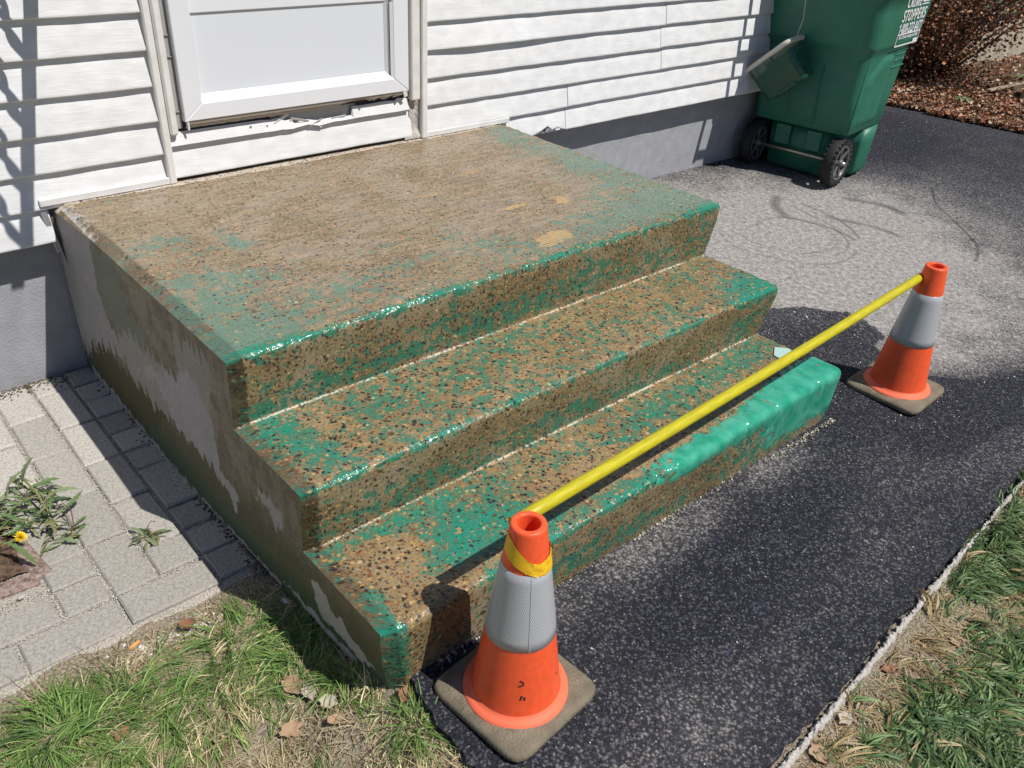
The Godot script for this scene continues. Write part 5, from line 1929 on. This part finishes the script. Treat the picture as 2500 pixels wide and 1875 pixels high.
func grass_tuft(sd: int, blades: int, len_lo: float, len_hi: float, wid: float, lie: float) -> ArrayMesh:
	rng.seed = sd
	var st := begin(true)
	for k in blades:
		var l := rng.randf_range(len_lo, len_hi)
		var w := wid * rng.randf_range(0.6, 1.2)
		var a := rng.randf_range(-0.75, 0.75)
		var d := Vector3(cos(a), 0, sin(a))
		var side := Vector3(-sin(a), 0, cos(a)).rotated(d, rng.randf_range(-1.0, 1.0)) * w
		var o := Vector3(rng.randf_range(-0.02, 0.02), 0, rng.randf_range(-0.02, 0.02))
		var up := rng.randf_range(0.35, 1.0) * (1.0 - lie)
		var tint := rng.randf_range(0.65, 1.25)
		var tone := Color(tint * rng.randf_range(0.9, 1.15), tint, tint * rng.randf_range(0.8, 1.1))
		var prev := []
		for q in 6:
			var f := q / 5.0
			var th := lerpf(up * 1.5, -0.35 * lie, f)
			var p := o + d * l * (f * lerpf(0.35, 1.0, f) + 0.15 * f) * 0.85 + Vector3(0, l * (up * (1.6 * f - 1.25 * f * f) + 0.08 * sin(f * 3.1)), 0)
			var ww := side * (1.0 - pow(f, 2.2)) + side * 0.02
			var row := [p - ww, p + ww]
			if q > 0:
				st.set_color(tone)
				quad(st, prev[0], row[0], row[1], prev[1])
			prev = row
	return done(st)

func lawn_colour(x: float, z: float, nz: FastNoiseLite) -> Color:
	var dry := sm(0.05, 0.40, nz.get_noise_2d(x * 2.6 + 7.0, z * 2.6))
	var c := Color(0.085, 0.17, 0.035).lerp(Color(0.28, 0.40, 0.11), rng.randf())
	if rng.randf() < 0.42 + 0.5 * dry:
		c = Color(0.46, 0.37, 0.21).lerp(Color(0.68, 0.58, 0.38), rng.randf())
	return c * rng.randf_range(0.7, 1.3)

func build_grass() -> void:
	var nz := noise(1.0, 700, 3)
	var m: StandardMaterial3D = mats["leafy"]
	var tufts := [grass_tuft(1, 7, 0.04, 0.10, 0.0011, 0.6), grass_tuft(2, 7, 0.03, 0.09, 0.0010, 0.8), grass_tuft(3, 7, 0.05, 0.13, 0.0011, 0.72), grass_tuft(4, 12, 0.02, 0.05, 0.0010, 0.92)]
	var wide := [grass_tuft(11, 7, 0.05, 0.10, 0.0027, 0.35), grass_tuft(12, 7, 0.04, 0.085, 0.0024, 0.6), grass_tuft(13, 8, 0.05, 0.09, 0.0018, 0.75), grass_tuft(14, 8, 0.03, 0.05, 0.0015, 0.85)]
	rng.seed = 71
	var lx := [[], [], [], []]
	var lc := [[], [], [], []]
	var rx := [[], [], [], []]
	var rc := [[], [], [], []]
	# left lawn: between the pavers, the steps and the asphalt
	for n in 13000:
		var x := rng.randf_range(-1.6, 0.30)
		var z := rng.randf_range(1.13, 2.9)
		if n > 10500:
			x = rng.randf_range(-3.5, 3.0)
			z = rng.randf_range(2.3, 4.6)
		var edge := 1.208 + 0.045 * nz.get_noise_2d(x * 5.0, 3.0) - 0.045 * sm(-0.2, 0.0, x)
		var lim := 0.045 + 0.015 * nz.get_noise_2d(z * 9.0, 1.0) + 0.06 * sm(1.95, 2.2, z) + (0.15 if z > 2.24 else 0.0)
		if z < 1.7: lim = -0.012 + 0.03 * sm(1.2, 1.5, z)
		if z < 2.3 and x > lim: continue
		if z >= 2.3 and x > 0.3 and z < 2.34: continue
		if z < edge: continue
		# bare scuffed spots
		var bare := nz.get_noise_2d(x * 6.0 + 30.0, z * 6.0)
		var close := sm(0.12, 0.0, z - edge)
		if rng.randf() < 0.6 * close + 0.7 * sm(0.10, 0.35, bare): continue
		var dry := sm(0.05, 0.40, nz.get_noise_2d(x * 2.6 + 7.0, z * 2.6))
		var k := rng.randi() % 4
		if dry > 0.4 and rng.randf() < 0.8: k = 3
		# combed by rain: a direction that swings slowly
		var a := 0.7 + 2.4 * nz.get_noise_2d(x * 1.6 + 60.0, z * 1.6) + rng.randf_range(-0.7, 0.7)
		var s := rng.randf_range(0.7, 1.25)
		lx[k].append(Transform3D(Basis(Vector3.UP, a).scaled(Vector3(s, s * rng.randf_range(0.5, 1.2), s)), Vector3(x, lawn_y(x, z) - 0.002, z)))
		lc[k].append(lawn_colour(x, z, nz))
	# lush tufts at the left edge and along the side of the steps
	for q in [[-0.53, 1.285, 0.065, 110], [-0.43, 1.28, 0.06, 40], [-0.33, 1.34, 0.07, 24], [-0.04, 1.34, 0.05, 20], [-0.06, 1.45, 0.05, 24], [-0.01, 1.57, 0.04, 24], [-0.22, 1.36, 0.09, 24], [0.01, 1.76, 0.03, 30], [-0.14, 1.28, 0.07, 30]]:
		for n in q[3]:
			var a := rng.randf() * TAU
			var rr: float = q[2] * sqrt(rng.randf())
			var x: float = q[0] + cos(a) * rr
			var z: float = q[1] + sin(a) * rr
			var s := rng.randf_range(0.8, 1.35)
			var k := rng.randi() % 3
			lx[k].append(Transform3D(Basis(Vector3.UP, -a + rng.randf_range(-0.8, 0.8)).scaled(Vector3(s, s * 1.1, s)), Vector3(x, lawn_y(x, z), z)))
			lc[k].append(Color(0.06, 0.13, 0.03).lerp(Color(0.21, 0.34, 0.085), rng.randf()))
	for k in 4:
		scatter("grass", tufts[k], m, lx[k], lc[k])
	# right lawn: broader, bluer blades over straw
	for n in 16500:
		var x := rng.randf_range(0.28, 3.6)
		var z := rng.randf_range(2.22, 3.6)
		if n > 12500:
			x = rng.randf_range(0.5, 6.5)
			z = rng.randf_range(2.6, 5.0)
		var edge := 2.297 - 0.056 * (x - 0.5) + 0.025 * nz.get_noise_2d(x * 7.0, 9.0)
		if x > 1.25: edge -= 0.05 * sm(1.25, 1.8, x)
		if z < edge: continue
		var dry := sm(-0.05, 0.30, nz.get_noise_2d(x * 2.2 + 90.0, z * 2.2) - 0.35 * sm(0.9, 1.6, x) + 0.12)
		if rng.randf() < 0.3 * dry * sm(0.3, 0.0, z - edge): continue
		var k := rng.randi() % 3
		if dry > 0.4 and rng.randf() < 0.8: k = 3
		var a := -0.6 + 2.6 * nz.get_noise_2d(x * 2.0, z * 2.0 + 40.0) + rng.randf_range(-1.2, 1.2)
		var s := rng.randf_range(0.7, 1.3)
		rx[k].append(Transform3D(Basis(Vector3.UP, a).scaled(Vector3(s, s * rng.randf_range(0.6, 1.2), s)), Vector3(x, lawn_y(x, z) - 0.002, z)))
		var c := Color(0.065, 0.125, 0.045).lerp(Color(0.19, 0.30, 0.115), rng.randf())
		if rng.randf() < 0.08 + 0.72 * dry: c = Color(0.34, 0.25, 0.12).lerp(Color(0.46, 0.36, 0.20), rng.randf())
		rc[k].append(c * rng.randf_range(0.75, 1.25))
	for k in 4:
		scatter("grass", wide[k], m, rx[k], rc[k])

func straw_mesh() -> ArrayMesh:
	rng.seed = 17
	var st := begin(true)
	for k in 7:
		var a := rng.randf() * TAU
		var d := Vector3(cos(a), rng.randf_range(-0.05, 0.16), sin(a))
		var w := Vector3(-sin(a), 0.2, cos(a)) * 0.02
		var o := Vector3(rng.randf_range(-0.6, 0.6), 0.03 + rng.randf() * 0.1, rng.randf_range(-0.6, 0.6))
		var mid := o + d * 0.5 + Vector3(0, rng.randf_range(0.0, 0.12), 0)
		var l := rng.randf_range(0.6, 1.2)
		st.set_color(Color.WHITE * rng.randf_range(0.7, 1.2))
		quad(st, o - w, mid - w, mid + w, o + w)
		quad(st, mid - w, o + d * l - w * 0.3, o + d * l + w * 0.3, mid + w)
	return done(st)

func build_straw() -> void:
	# dead thatch between the living blades
	var nz := noise(1.0, 700, 3)
	rng.seed = 91
	var xs := []
	var cs := []
	for n in 9000:
		var x := rng.randf_range(-1.0, 0.06)
		var z := rng.randf_range(1.16, 2.6)
		if n % 2:
			x = rng.randf_range(0.3, 2.6)
			z = rng.randf_range(2.2, 3.3)
			if z < 2.31 - 0.056 * (x - 0.5): continue
		elif x > 0.0 and z < 1.7: continue
		var s := rng.randf_range(0.018, 0.045)
		xs.append(Transform3D(Basis(Vector3.UP, rng.randf() * TAU).scaled(Vector3(s, s * 0.7, s)), Vector3(x, lawn_y(x, z), z)))
		var c := Color(0.44, 0.35, 0.20).lerp(Color(0.62, 0.53, 0.36), rng.randf())
		if rng.randf() < 0.25: c = Color(0.22, 0.15, 0.09)
		cs.append(c * rng.randf_range(0.6, 1.15))
	scatter("straw", straw_mesh(), mats["dry"], xs, cs)

func leaf_mesh(sd: int) -> ArrayMesh:
	# a dried, curled leaf about one unit long
	rng.seed = sd
	var nz := noise(1.0, sd, 2)
	var rows := []
	var uvs := []
	for j in 9:
		var f := j / 8.0
		var w := 0.34 * pow(sin(PI * clampf(f, 0.03, 0.97)), 0.7) * (1.0 + 0.35 * nz.get_noise_1d(f * 9.0 + sd))
		var r := PackedVector3Array()
		var u := PackedVector2Array()
		for i in 7:
			var g := i / 3.0 - 1.0
			var x := f - 0.5 + 0.10 * nz.get_noise_2d(g * 3.0, f * 5.0)
			var y := 0.13 * g * g * (1.0 + nz.get_noise_1d(f * 4.0)) + 0.16 * (f - 0.5) * (f - 0.5) + 0.10 * nz.get_noise_2d(f * 3.5, g * 2.5 + 20.0)
			r.append(Vector3(x, y, g * w + 0.05 * nz.get_noise_1d(f * 6.0)))
			u.append(Vector2(f, g))
		rows.append(r)
		uvs.append(u)
	return grid_mesh(rows, uvs)

func pebble_mesh(sd: int) -> ArrayMesh:
	rng.seed = sd
	var nz := noise(1.0, sd, 1)
	var rows := []
	var uvs := []
	for j in 5:
		var th := PI * j / 4.0
		var r := PackedVector3Array()
		var u := PackedVector2Array()
		for i in 8:
			var a := TAU * i / 7.0
			var d := Vector3(sin(th) * cos(a), cos(th), sin(th) * sin(a))
			r.append(d * (0.5 + 0.22 * nz.get_noise_3d(d.x * 2.0 if i < 7 else sin(th) * 2.0, d.y * 2.0, d.z * 2.0)) * Vector3(1, 0.7, 0.85))
			u.append(Vector2(i, j))
		rows.append(r)
		uvs.append(u)
	return grid_mesh(rows, uvs, true)

func build_litter() -> void:
	var lm := [leaf_mesh(21), leaf_mesh(22), leaf_mesh(23), leaf_mesh(24)]
	var tones := [mat("leaf_russet", lin(0.24, 0.115, 0.06), 0.7), mat("leaf_tan", lin(0.36, 0.24, 0.15), 0.8), mat("leaf_grey", lin(0.44, 0.38, 0.31), 0.85)]
	var group := "dead leaves on the grass and asphalt"
	var list := [
		[-0.214, 1.181, 0.050, 0, "russet dead leaf on the white gravel beside the pavers"], [-0.107, 1.482, 0.068, 1, "large tan dead leaf lying on the grass left of the lowest step"], [-0.092, 1.518, 0.055, 2, "bleached pale leaf strip in the grass left of the lowest step"],
		[-0.165, 1.575, 0.060, 1, "squarish brown dead leaf low in the left lawn"], [-0.077, 1.575, 0.05, 2, "greyish dead leaf half covered by grass blades"], [-0.088, 1.625, 0.045, 1, "small tan leaf nearest the picture's lower edge in the left lawn"],
		[0.030, 1.70, 0.05, 0, "russet leaf between the grass and the near cone"], [0.155, 1.672, 0.050, 1, "crumpled tan leaf under the nosing behind the near cone"], [0.205, 1.68, 0.04, 2, "pale leaf scrap under the nosing behind the near cone"], [0.405, 1.705, 0.045, 0, "upright brown leaf caught at the foot of the lowest step"],
		[-0.49, 1.345, 0.04, 1, "brown leaf among the dark grass tuft at the left"], [-0.43, 1.37, 0.042, 0, "reddish leaf in the bare patch of the left lawn"], [0.60, 2.315, 0.06, 1, "tan leaf against the outside of the white edging"], [0.72, 2.305, 0.05, 2, "pale leaf in the dry grass beside the white edging"],
		[0.92, 2.30, 0.045, 0, "brown leaf under the broad grass blades right of the edging"], [1.12, 2.36, 0.04, 1, "small tan leaf in the green part of the right lawn"]]
	rng.seed = 41
	for k in list.size():
		var q: Array = list[k]
		var y := lawn_y(q[0], q[1]) + (0.004 if q[0] > 0.3 else 0.012)
		if k == 0: y = path_y(q[1]) + 0.004
		if k in [7, 8, 9]: y = ground_y(q[0], q[1]) + 0.008
		var t := thing("dead_leaf", q[4], "leaf", Vector3(q[0], y, q[1]), rng.randf() * TAU, group)
		t.rotation.x = rng.randf_range(-0.3, 0.3)
		if k == 9: t.rotation.x = 1.0
		obj("blade", lm[k % 4], tones[q[3]], t, Transform3D(Basis.from_scale(Vector3.ONE * q[2] * 0.85), Vector3.ZERO))
	# crushed white stone and dirt between pavers and grass
	var pm := pebble_mesh(3)
	var xs := []
	var cs := []
	for n in 12000:
		var x := rng.randf_range(-1.0, 0.03)
		var z := 1.112 + absf(rng.randfn(0.0, 0.05))
		if n % 3 == 0:
			x = -0.22 + rng.randfn(0.0, 0.09)
			z = 1.165 + rng.randfn(0.0, 0.03)
		if z < 1.112 or x > 0.025: continue
		var s := 0.003 + 0.006 * pow(rng.randf(), 3.0)
		if rng.randf() < 0.012: s = rng.randf_range(0.012, 0.02)
		xs.append(Transform3D(Basis(Vector3(rng.randf(), rng.randf(), 0.3).normalized(), rng.randf() * TAU).scaled(Vector3.ONE * s), Vector3(x, path_y(z) - 0.022 + 0.008 * sm(1.12, 1.2, z), z)))
		var g := rng.randf_range(0.55, 0.82)
		cs.append(Color(g, g * 0.96, g * 0.9) if rng.randf() < 0.65 else Color(0.30, 0.22, 0.14) * rng.randf_range(0.6, 1.4))
	scatter("crushed_stone", pm, mats["crumb"], xs, cs)
	# white grit in the paver joints
	xs = []
	cs = []
	for n in 2600:
		var x := -0.092 - 0.11 * (rng.randi() % 5) + rng.randfn(0.0, 0.004)
		var z := rng.randf_range(0.1, 1.1)
		if rng.randf() < 0.4:
			z = [0.99, 0.993, 0.788, 0.582, 0.664, 0.877, 0.46, 0.872][rng.randi() % 8] + rng.randfn(0.0, 0.004)
			x = rng.randf_range(-0.55, 0.01)
		var s := rng.randf_range(0.002, 0.005)
		xs.append(Transform3D(Basis(Vector3(rng.randf(), 1, 0.3).normalized(), rng.randf() * TAU).scaled(Vector3.ONE * s), Vector3(x, path_y(z) - 0.004, z)))
		var g := rng.randf_range(0.25, 0.68)
		cs.append(Color(g, g * 0.96, g * 0.9))
	scatter("joint_grit", pm, mats["crumb"], xs, cs)
	# pale stones and crumbs loose on the asphalt, thicker below the steps
	xs = []
	cs = []
	for n in 1500:
		var x := rng.randf_range(0.1, 5.6)
		var z := rng.randf_range(0.0, 2.2)
		if x < 1.75 and z < 1.70: continue
		if n < 500:
			x = rng.randf_range(1.7, 3.0)
			z = rng.randf_range(1.2, 2.15)
		var s := 0.002 + 0.0045 * pow(rng.randf(), 2.5)
		if rng.randf() < 0.02: s = rng.randf_range(0.008, 0.013)
		xs.append(Transform3D(Basis(Vector3(rng.randf(), 1, 0.3).normalized(), rng.randf() * TAU).scaled(Vector3.ONE * s), Vector3(x, ground_y(x, z) + s * 0.25, z)))
		var g := rng.randf_range(0.45, 0.8)
		cs.append(Color(g, g * 0.96, g * 0.92))
	for n in 1500:
		var x := rng.randf_range(0.12, 1.68)
		var amt := sm(0.1, 0.6, sin(x * 13.0) * sin(x * 5.0 + 1.0))
		if x > 1.3: amt = 0.9
		if rng.randf() > 0.10 + 0.8 * amt: continue
		var z := NOSE[2] - 0.012 + absf(rng.randfn(0.0, 0.008)) + (0.012 if x > 1.2 else 0.0)
		var s := 0.0015 + 0.008 * pow(rng.randf(), 2.0)
		xs.append(Transform3D(Basis(Vector3(rng.randf(), 1, 0.3).normalized(), rng.randf() * TAU).scaled(Vector3.ONE * s), Vector3(x, ground_y(x, z) + s * 0.3, z)))
		var g := rng.randf_range(0.15, 0.6)
		cs.append(Color(g, g * 0.9, g * 0.76))
	scatter("loose_grit", pm, mats["crumb"], xs, cs)
	# dark dirt at the foot of the foundation and the steps
	xs = []
	cs = []
	for n in 1600:
		var x := rng.randf_range(-1.0, 0.0)
		var z := -0.06 + absf(rng.randfn(0.0, 0.035))
		if n % 2:
			x = 0.012 - absf(rng.randfn(0.0, 0.014))
			z = rng.randf_range(0.0, 1.15)
		xs.append(Transform3D(Basis(Vector3(rng.randf(), 1, 0.3).normalized(), rng.randf() * TAU).scaled(Vector3(1.6, 1, 1) * rng.randf_range(0.002, 0.007)), Vector3(x, path_y(z) + 0.001, z)))
		cs.append(Color(0.09, 0.07, 0.05) * rng.randf_range(0.4, 2.2))
	scatter("dirt", pm, mats["crumb"], xs, cs)
	# cigarette end
	var t := thing("cigarette_butt", "orange cigarette end on the dirt beside the edge pavers", "litter", Vector3(-0.325, path_y(1.15) - 0.006, 1.155), 0.30)
	obj("filter", tube([Vector3(-0.0135, 0, 0), Vector3(0.0135, 0, 0)], [0.004], 12), mats["butt_paper"], t)
	for q in [[-0.475, 1.205, 0.022, "white stone chip beside the end of the paver row"], [-0.475, 0.87, 0.016, "white stone chip on the paver behind the red brick"]]:
		t = thing("stone_chip", q[3], "stone", Vector3(q[0], path_y(q[1]) + (0.004 if q[1] < 1 else -0.008), q[1]), 0.5, "white stone chips by the pavers")
		obj("chip", pm, mats["plaster"], t, Transform3D(Basis.from_scale(Vector3(1.3, 0.8, 1) * q[2]), Vector3.ZERO))
	# white, broken edging along the asphalt
	var nz := noise(1.0, 808, 3)
	var rows := []
	var uvs := []
	var shape := [[-0.012, -0.03], [-0.011, 0.001], [-0.006, 0.006], [0.0, 0.0075], [0.006, 0.006], [0.010, -0.002], [0.012, -0.016], [0.013, -0.04]]
	for k in shape.size():
		var r := PackedVector3Array()
		var u := PackedVector2Array()
		for i in 420:
			var x := lerpf(0.22, 2.25, i / 419.0)
			var z := 2.288 - 0.056 * (x - 0.5) + 0.004 * nz.get_noise_1d(x * 12.0)
			var th := 0.75 + 0.55 * nz.get_noise_2d(x * 40.0, k * 3.0)
			th *= sm(1.6, 1.3, x) * sm(-0.35, 0.05, nz.get_noise_1d(x * 14.0 + 40.0))
			r.append(Vector3(x, ground_y(x, z) - 0.006 + shape[k][1] * (th if shape[k][1] > 0 else 1.0) + 0.006 * nz.get_noise_2d(x * 90.0, k * 14.0), z + shape[k][0] * 0.75 * (0.45 + 0.55 * th) + 0.006 * nz.get_noise_2d(x * 70.0 + 9.0, k * 9.0)))
			u.append(Vector2(x, k))
		rows.append(r)
		uvs.append(u)
	var ed := obj("edging_strip", grid_mesh(rows, uvs, true), mats["plaster"])
	tag(ed, "crumbling white edging between the asphalt and the right lawn", "edging")

func build_background() -> void:
	# leaf litter on the mulch bed
	var lm := leaf_mesh(31)
	var xs := []
	var cs := []
	rng.seed = 55
	var cols := [Color(0.32, 0.165, 0.095), Color(0.46, 0.29, 0.19), Color(0.60, 0.47, 0.35), Color(0.16, 0.09, 0.055), Color(0.42, 0.19, 0.10)]
	for n in 21000:
		var z := rng.randf_range(-4.5, 2.2)
		var x := 5.85 + 0.5 * maxf(0.0, z) + rng.randf() * 5.0 + rng.randfn(0.0, 0.05)
		if n < 7000:
			z = rng.randf_range(-0.6, 0.9)
			x = 5.86 + 0.42 * maxf(0.0, z) - (0.06 if z > 0 else -0.5 * z) + absf(rng.randfn(0.0, 0.5))
		var s := rng.randf_range(0.02, 0.055)
		var edge := sm(0.0, 0.5, x - (5.86 + 0.5 * maxf(0.0, z)))
		xs.append(Transform3D((Basis(Vector3.UP, rng.randf() * TAU) * Basis(Vector3.RIGHT, rng.randf_range(-0.8, 0.8))).scaled(Vector3(1, 1, 0.8) * s), Vector3(x, maxf(ground_y(x, z) * 0.8 - 0.03 + 0.05 * edge, ground_y(x, z) + 0.002) + rng.randf() * 0.03, z)))
		cs.append(cols[rng.randi() % 5] * rng.randf_range(0.6, 1.3))
	scatter("leaf_litter", lm, mats["dry"], xs, cs)
	# dead shrub
	var t := thing("dead_shrub", "brown dead shrub with curled leaves in the mulch bed behind the bin", "shrub", Vector3(7.05, 0.0, -0.62))
	var ct := {}
	rng.seed = 66
	xs = []
	cs = []
	for k in 34:
		var a := rng.randf() * TAU
		var out := rng.randf_range(0.25, 1.15)
		var hgt := rng.randf_range(0.5, 1.35)
		var p0 := Vector3(cos(a) * 0.10, 0.0, sin(a) * 0.10)
		var p3 := Vector3(cos(a) * out, hgt, sin(a) * out)
		var p1 := p0 + Vector3(cos(a) * out * 0.25, hgt * 0.4, sin(a) * out * 0.25) + Vector3(rng.randfn(0, 0.06), 0, rng.randfn(0, 0.06))
		var p2 := p0.lerp(p3, 0.68) + Vector3(rng.randfn(0, 0.07), rng.randfn(0, 0.07), rng.randfn(0, 0.07))
		var path := [p0, p1, p2, p3]
		piece("branch", ct, tube(path, [0.014, 0.010, 0.006, 0.003], 6), mats["bark"], t)
		for n in 420:
			var f := pow(rng.randf(), 0.6) * 2.999
			var i := int(f)
			var p: Vector3 = (path[i] as Vector3).lerp(path[i + 1], f - i) + Vector3(rng.randfn(0, 0.11), rng.randfn(0, 0.11), rng.randfn(0, 0.11))
			if p.y < 0.02: p.y = 0.02 + rng.randf() * 0.1
			var s := rng.randf_range(0.018, 0.042)
			xs.append(Transform3D((Basis(Vector3.UP, rng.randf() * TAU) * Basis(Vector3.RIGHT, rng.randf_range(-1.5, 1.5))).scaled(Vector3(1, 1, 0.75) * s), p))
			cs.append(cols[[0, 1, 3, 4, 0, 3][rng.randi() % 6]] * rng.randf_range(0.5, 1.35))
	for k in 14:
		var a := rng.randf() * TAU
		var p := Vector3(cos(a) * rng.randf_range(0.3, 0.8), rng.randf_range(0.2, 0.9), sin(a) * rng.randf_range(0.3, 0.8))
		piece("twig", ct, tube([p, p + Vector3(rng.randfn(0, 0.12), rng.randf_range(0.05, 0.2), rng.randfn(0, 0.12)), p + Vector3(rng.randfn(0, 0.2), rng.randf_range(0.2, 0.36), rng.randfn(0, 0.2))], [0.005, 0.004, 0.002], 5), mats["bark"], t)
	scatter("dead_leaves", lm, mats["dry"], xs, cs, t)
	# small fresh weeds in the litter
	for q in [[6.35, 0.02, 0.10, "small green weed in the leaf litter below the dead shrub"], [7.75, -0.05, 0.12, "green weed in the mulch at the right edge"]]:
		var w := thing("weed", q[3], "plant", Vector3(q[0], 0.02, q[1]), 0.0, "weeds in the mulch bed")
		var wc := {}
		for k in 9:
			piece("leaf", wc, dandelion_leaf(1.0, 0.14, 640 + k % 2, 0.6), mats["leaf_green_pale"], w, Transform3D((Basis(Vector3.UP, k * 0.7) * Basis(Vector3.BACK, 0.5)).scaled(Vector3.ONE * q[2]), Vector3.ZERO))
	# blocks of old timber
	t = thing("timber_block", "weathered timber offcut lying on the mulch at the right edge", "timber", Vector3(7.05, 0.03, 0.27), 0.25)
	var st := begin(false)
	bevel_box(st, Transform3D(Basis(Vector3.BACK, 0.06), Vector3(0.05, 0.03, 0)), Vector3(0.34, 0.09, 0.16), 0.008)
	obj("block", done(st), mats["timber"], t)
	t = thing("timber_lath", "thin pale lath lying behind the timber offcut", "timber", Vector3(7.15, 0.045, 0.02), -0.15)
	st = begin(false)
	bevel_box(st, Transform3D(Basis(Vector3.BACK, 0.05), Vector3.ZERO), Vector3(0.5, 0.015, 0.04), 0.003)
	obj("lath", done(st), mats["timber"], t)
	# neighbouring house: concrete foundation under green siding
	t = thing("neighbour_house", "neighbouring building with a beige concrete foundation under dull green siding", "house")
	ct = {}
	piece("foundation", ct, box_mesh(Vector3(7.7, -0.4, -6.0), Vector3(16, 0.42, -0.62), 0.01), mats["concrete"], t)
	for k in 14:
		piece("siding_board", ct, box_mesh(Vector3(7.68, 0.43 + k * 0.15, -5.95), Vector3(16, 0.577 + k * 0.15, -0.575 - 0.003 * (k % 2)), 0.006), mats["green_siding"], t)
	piece("roof", ct, box_mesh(Vector3(7.3, 2.54, -6.4), Vector3(16.2, 2.66, -0.2), 0.02), mats["roofing"], t)

func build_bracket() -> void:
	# a scrolled iron arm that stands out from the wall above the picture; its shadow falls down the siding at the left
	var t := thing("wall_bracket", "black scrolled iron bracket standing out from the siding left of the door", "bracket", Vector3(0.107, 1.25, 0.0))
	var ct := {}
	piece("wall_plate", ct, box_mesh(Vector3(-0.03, -0.08, 0.0), Vector3(0.03, 0.08, 0.024), 0.003), mats["iron"], t)
	piece("arm", ct, box_mesh(Vector3(-0.018, -0.003, 0.025), Vector3(0.018, 0.003, 0.585), 0.001), mats["iron"], t)
	for k in 4:
		var z1 := 0.26 + 0.107 * k
		for w in 2:
			var path := []
			for n in 16:
				var f := n / 15.0
				path.append(Vector3(-0.012 - (0.075 + 0.06 * w) * pow(1.0 - f, 1.3) - 0.006 * sin(f * PI) + 0.006 * sin(f * 8.0 + w), 0.006 * w, z1 - (0.135 + 0.03 * w) * (1.0 - f) - 0.012 * w))
			piece("scroll", ct, tube(path, [0.004, 0.006, 0.007, 0.008, 0.008, 0.007, 0.006, 0.006, 0.007, 0.008, 0.008, 0.007, 0.006, 0.005, 0.005, 0.005], 8), mats["iron"], t)

func _ready() -> void:
	# camera
	var cam := Camera3D.new()
	cam.name = "camera"
	add_child(cam)
	cam.transform = Transform3D(Basis.from_euler(Vector3(-0.558474, -0.754829, 0.062398), EULER_ORDER_YXZ), Vector3(-0.604409, 1.416035, 2.634537))
	cam.fov = 48.952
	cam.near = 0.05
	cam.far = 400.0
	cam.current = true
	# sky and exposure
	var sky_m := ProceduralSkyMaterial.new()
	sky_m.sky_top_color = Color(0.37, 0.48, 0.67)
	sky_m.sky_horizon_color = Color(0.73, 0.77, 0.81)
	sky_m.sky_curve = 0.12
	sky_m.ground_bottom_color = Color(0.18, 0.18, 0.15)
	sky_m.ground_horizon_color = Color(0.55, 0.58, 0.58)
	sky_m.sun_angle_max = 8.0
	var sky := Sky.new()
	sky.sky_material = sky_m
	var env := Environment.new()
	env.background_mode = Environment.BG_SKY
	env.sky = sky
	env.background_energy_multiplier = 0.68
	env.ambient_light_source = Environment.AMBIENT_SOURCE_SKY
	env.tonemap_mode = Environment.TONE_MAPPER_LINEAR
	env.tonemap_exposure = 1.0
	env.sdfgi_enabled = true
	env.ssao_enabled = true
	env.ssil_enabled = true
	var we := WorldEnvironment.new()
	we.name = "world"
	we.environment = env
	add_child(we)
	# sun, high over the right shoulder
	var sun := DirectionalLight3D.new()
	sun.name = "sun"
	sun.light_energy = 1.55
	sun.light_color = Color(1.0, 0.98, 0.95)
	sun.light_angular_distance = 0.5
	sun.shadow_enabled = true
	add_child(sun)
	sun.basis = Basis.looking_at(SUN, Vector3.UP)
	# the place
	var t0 := Time.get_ticks_msec()
	build_profile()
	make_materials()
	print("textures ", Time.get_ticks_msec() - t0)
	build_ground()
	build_house()
	build_steps()
	build_path()
	build_bin()
	build_tub()
	build_cone("near orange traffic cone with a torn yellow tape band, beside the lowest step", 0.205, 1.840, 0.09, true)
	build_cone("far orange traffic cone without tape, on the asphalt right of the steps", 2.030, 1.728, 0.03, false)
	build_pole()
	build_dandelions()
	build_background()
	build_litter()
	build_straw()
	build_grass()
	build_bracket()
	print("all ", Time.get_ticks_msec() - t0)
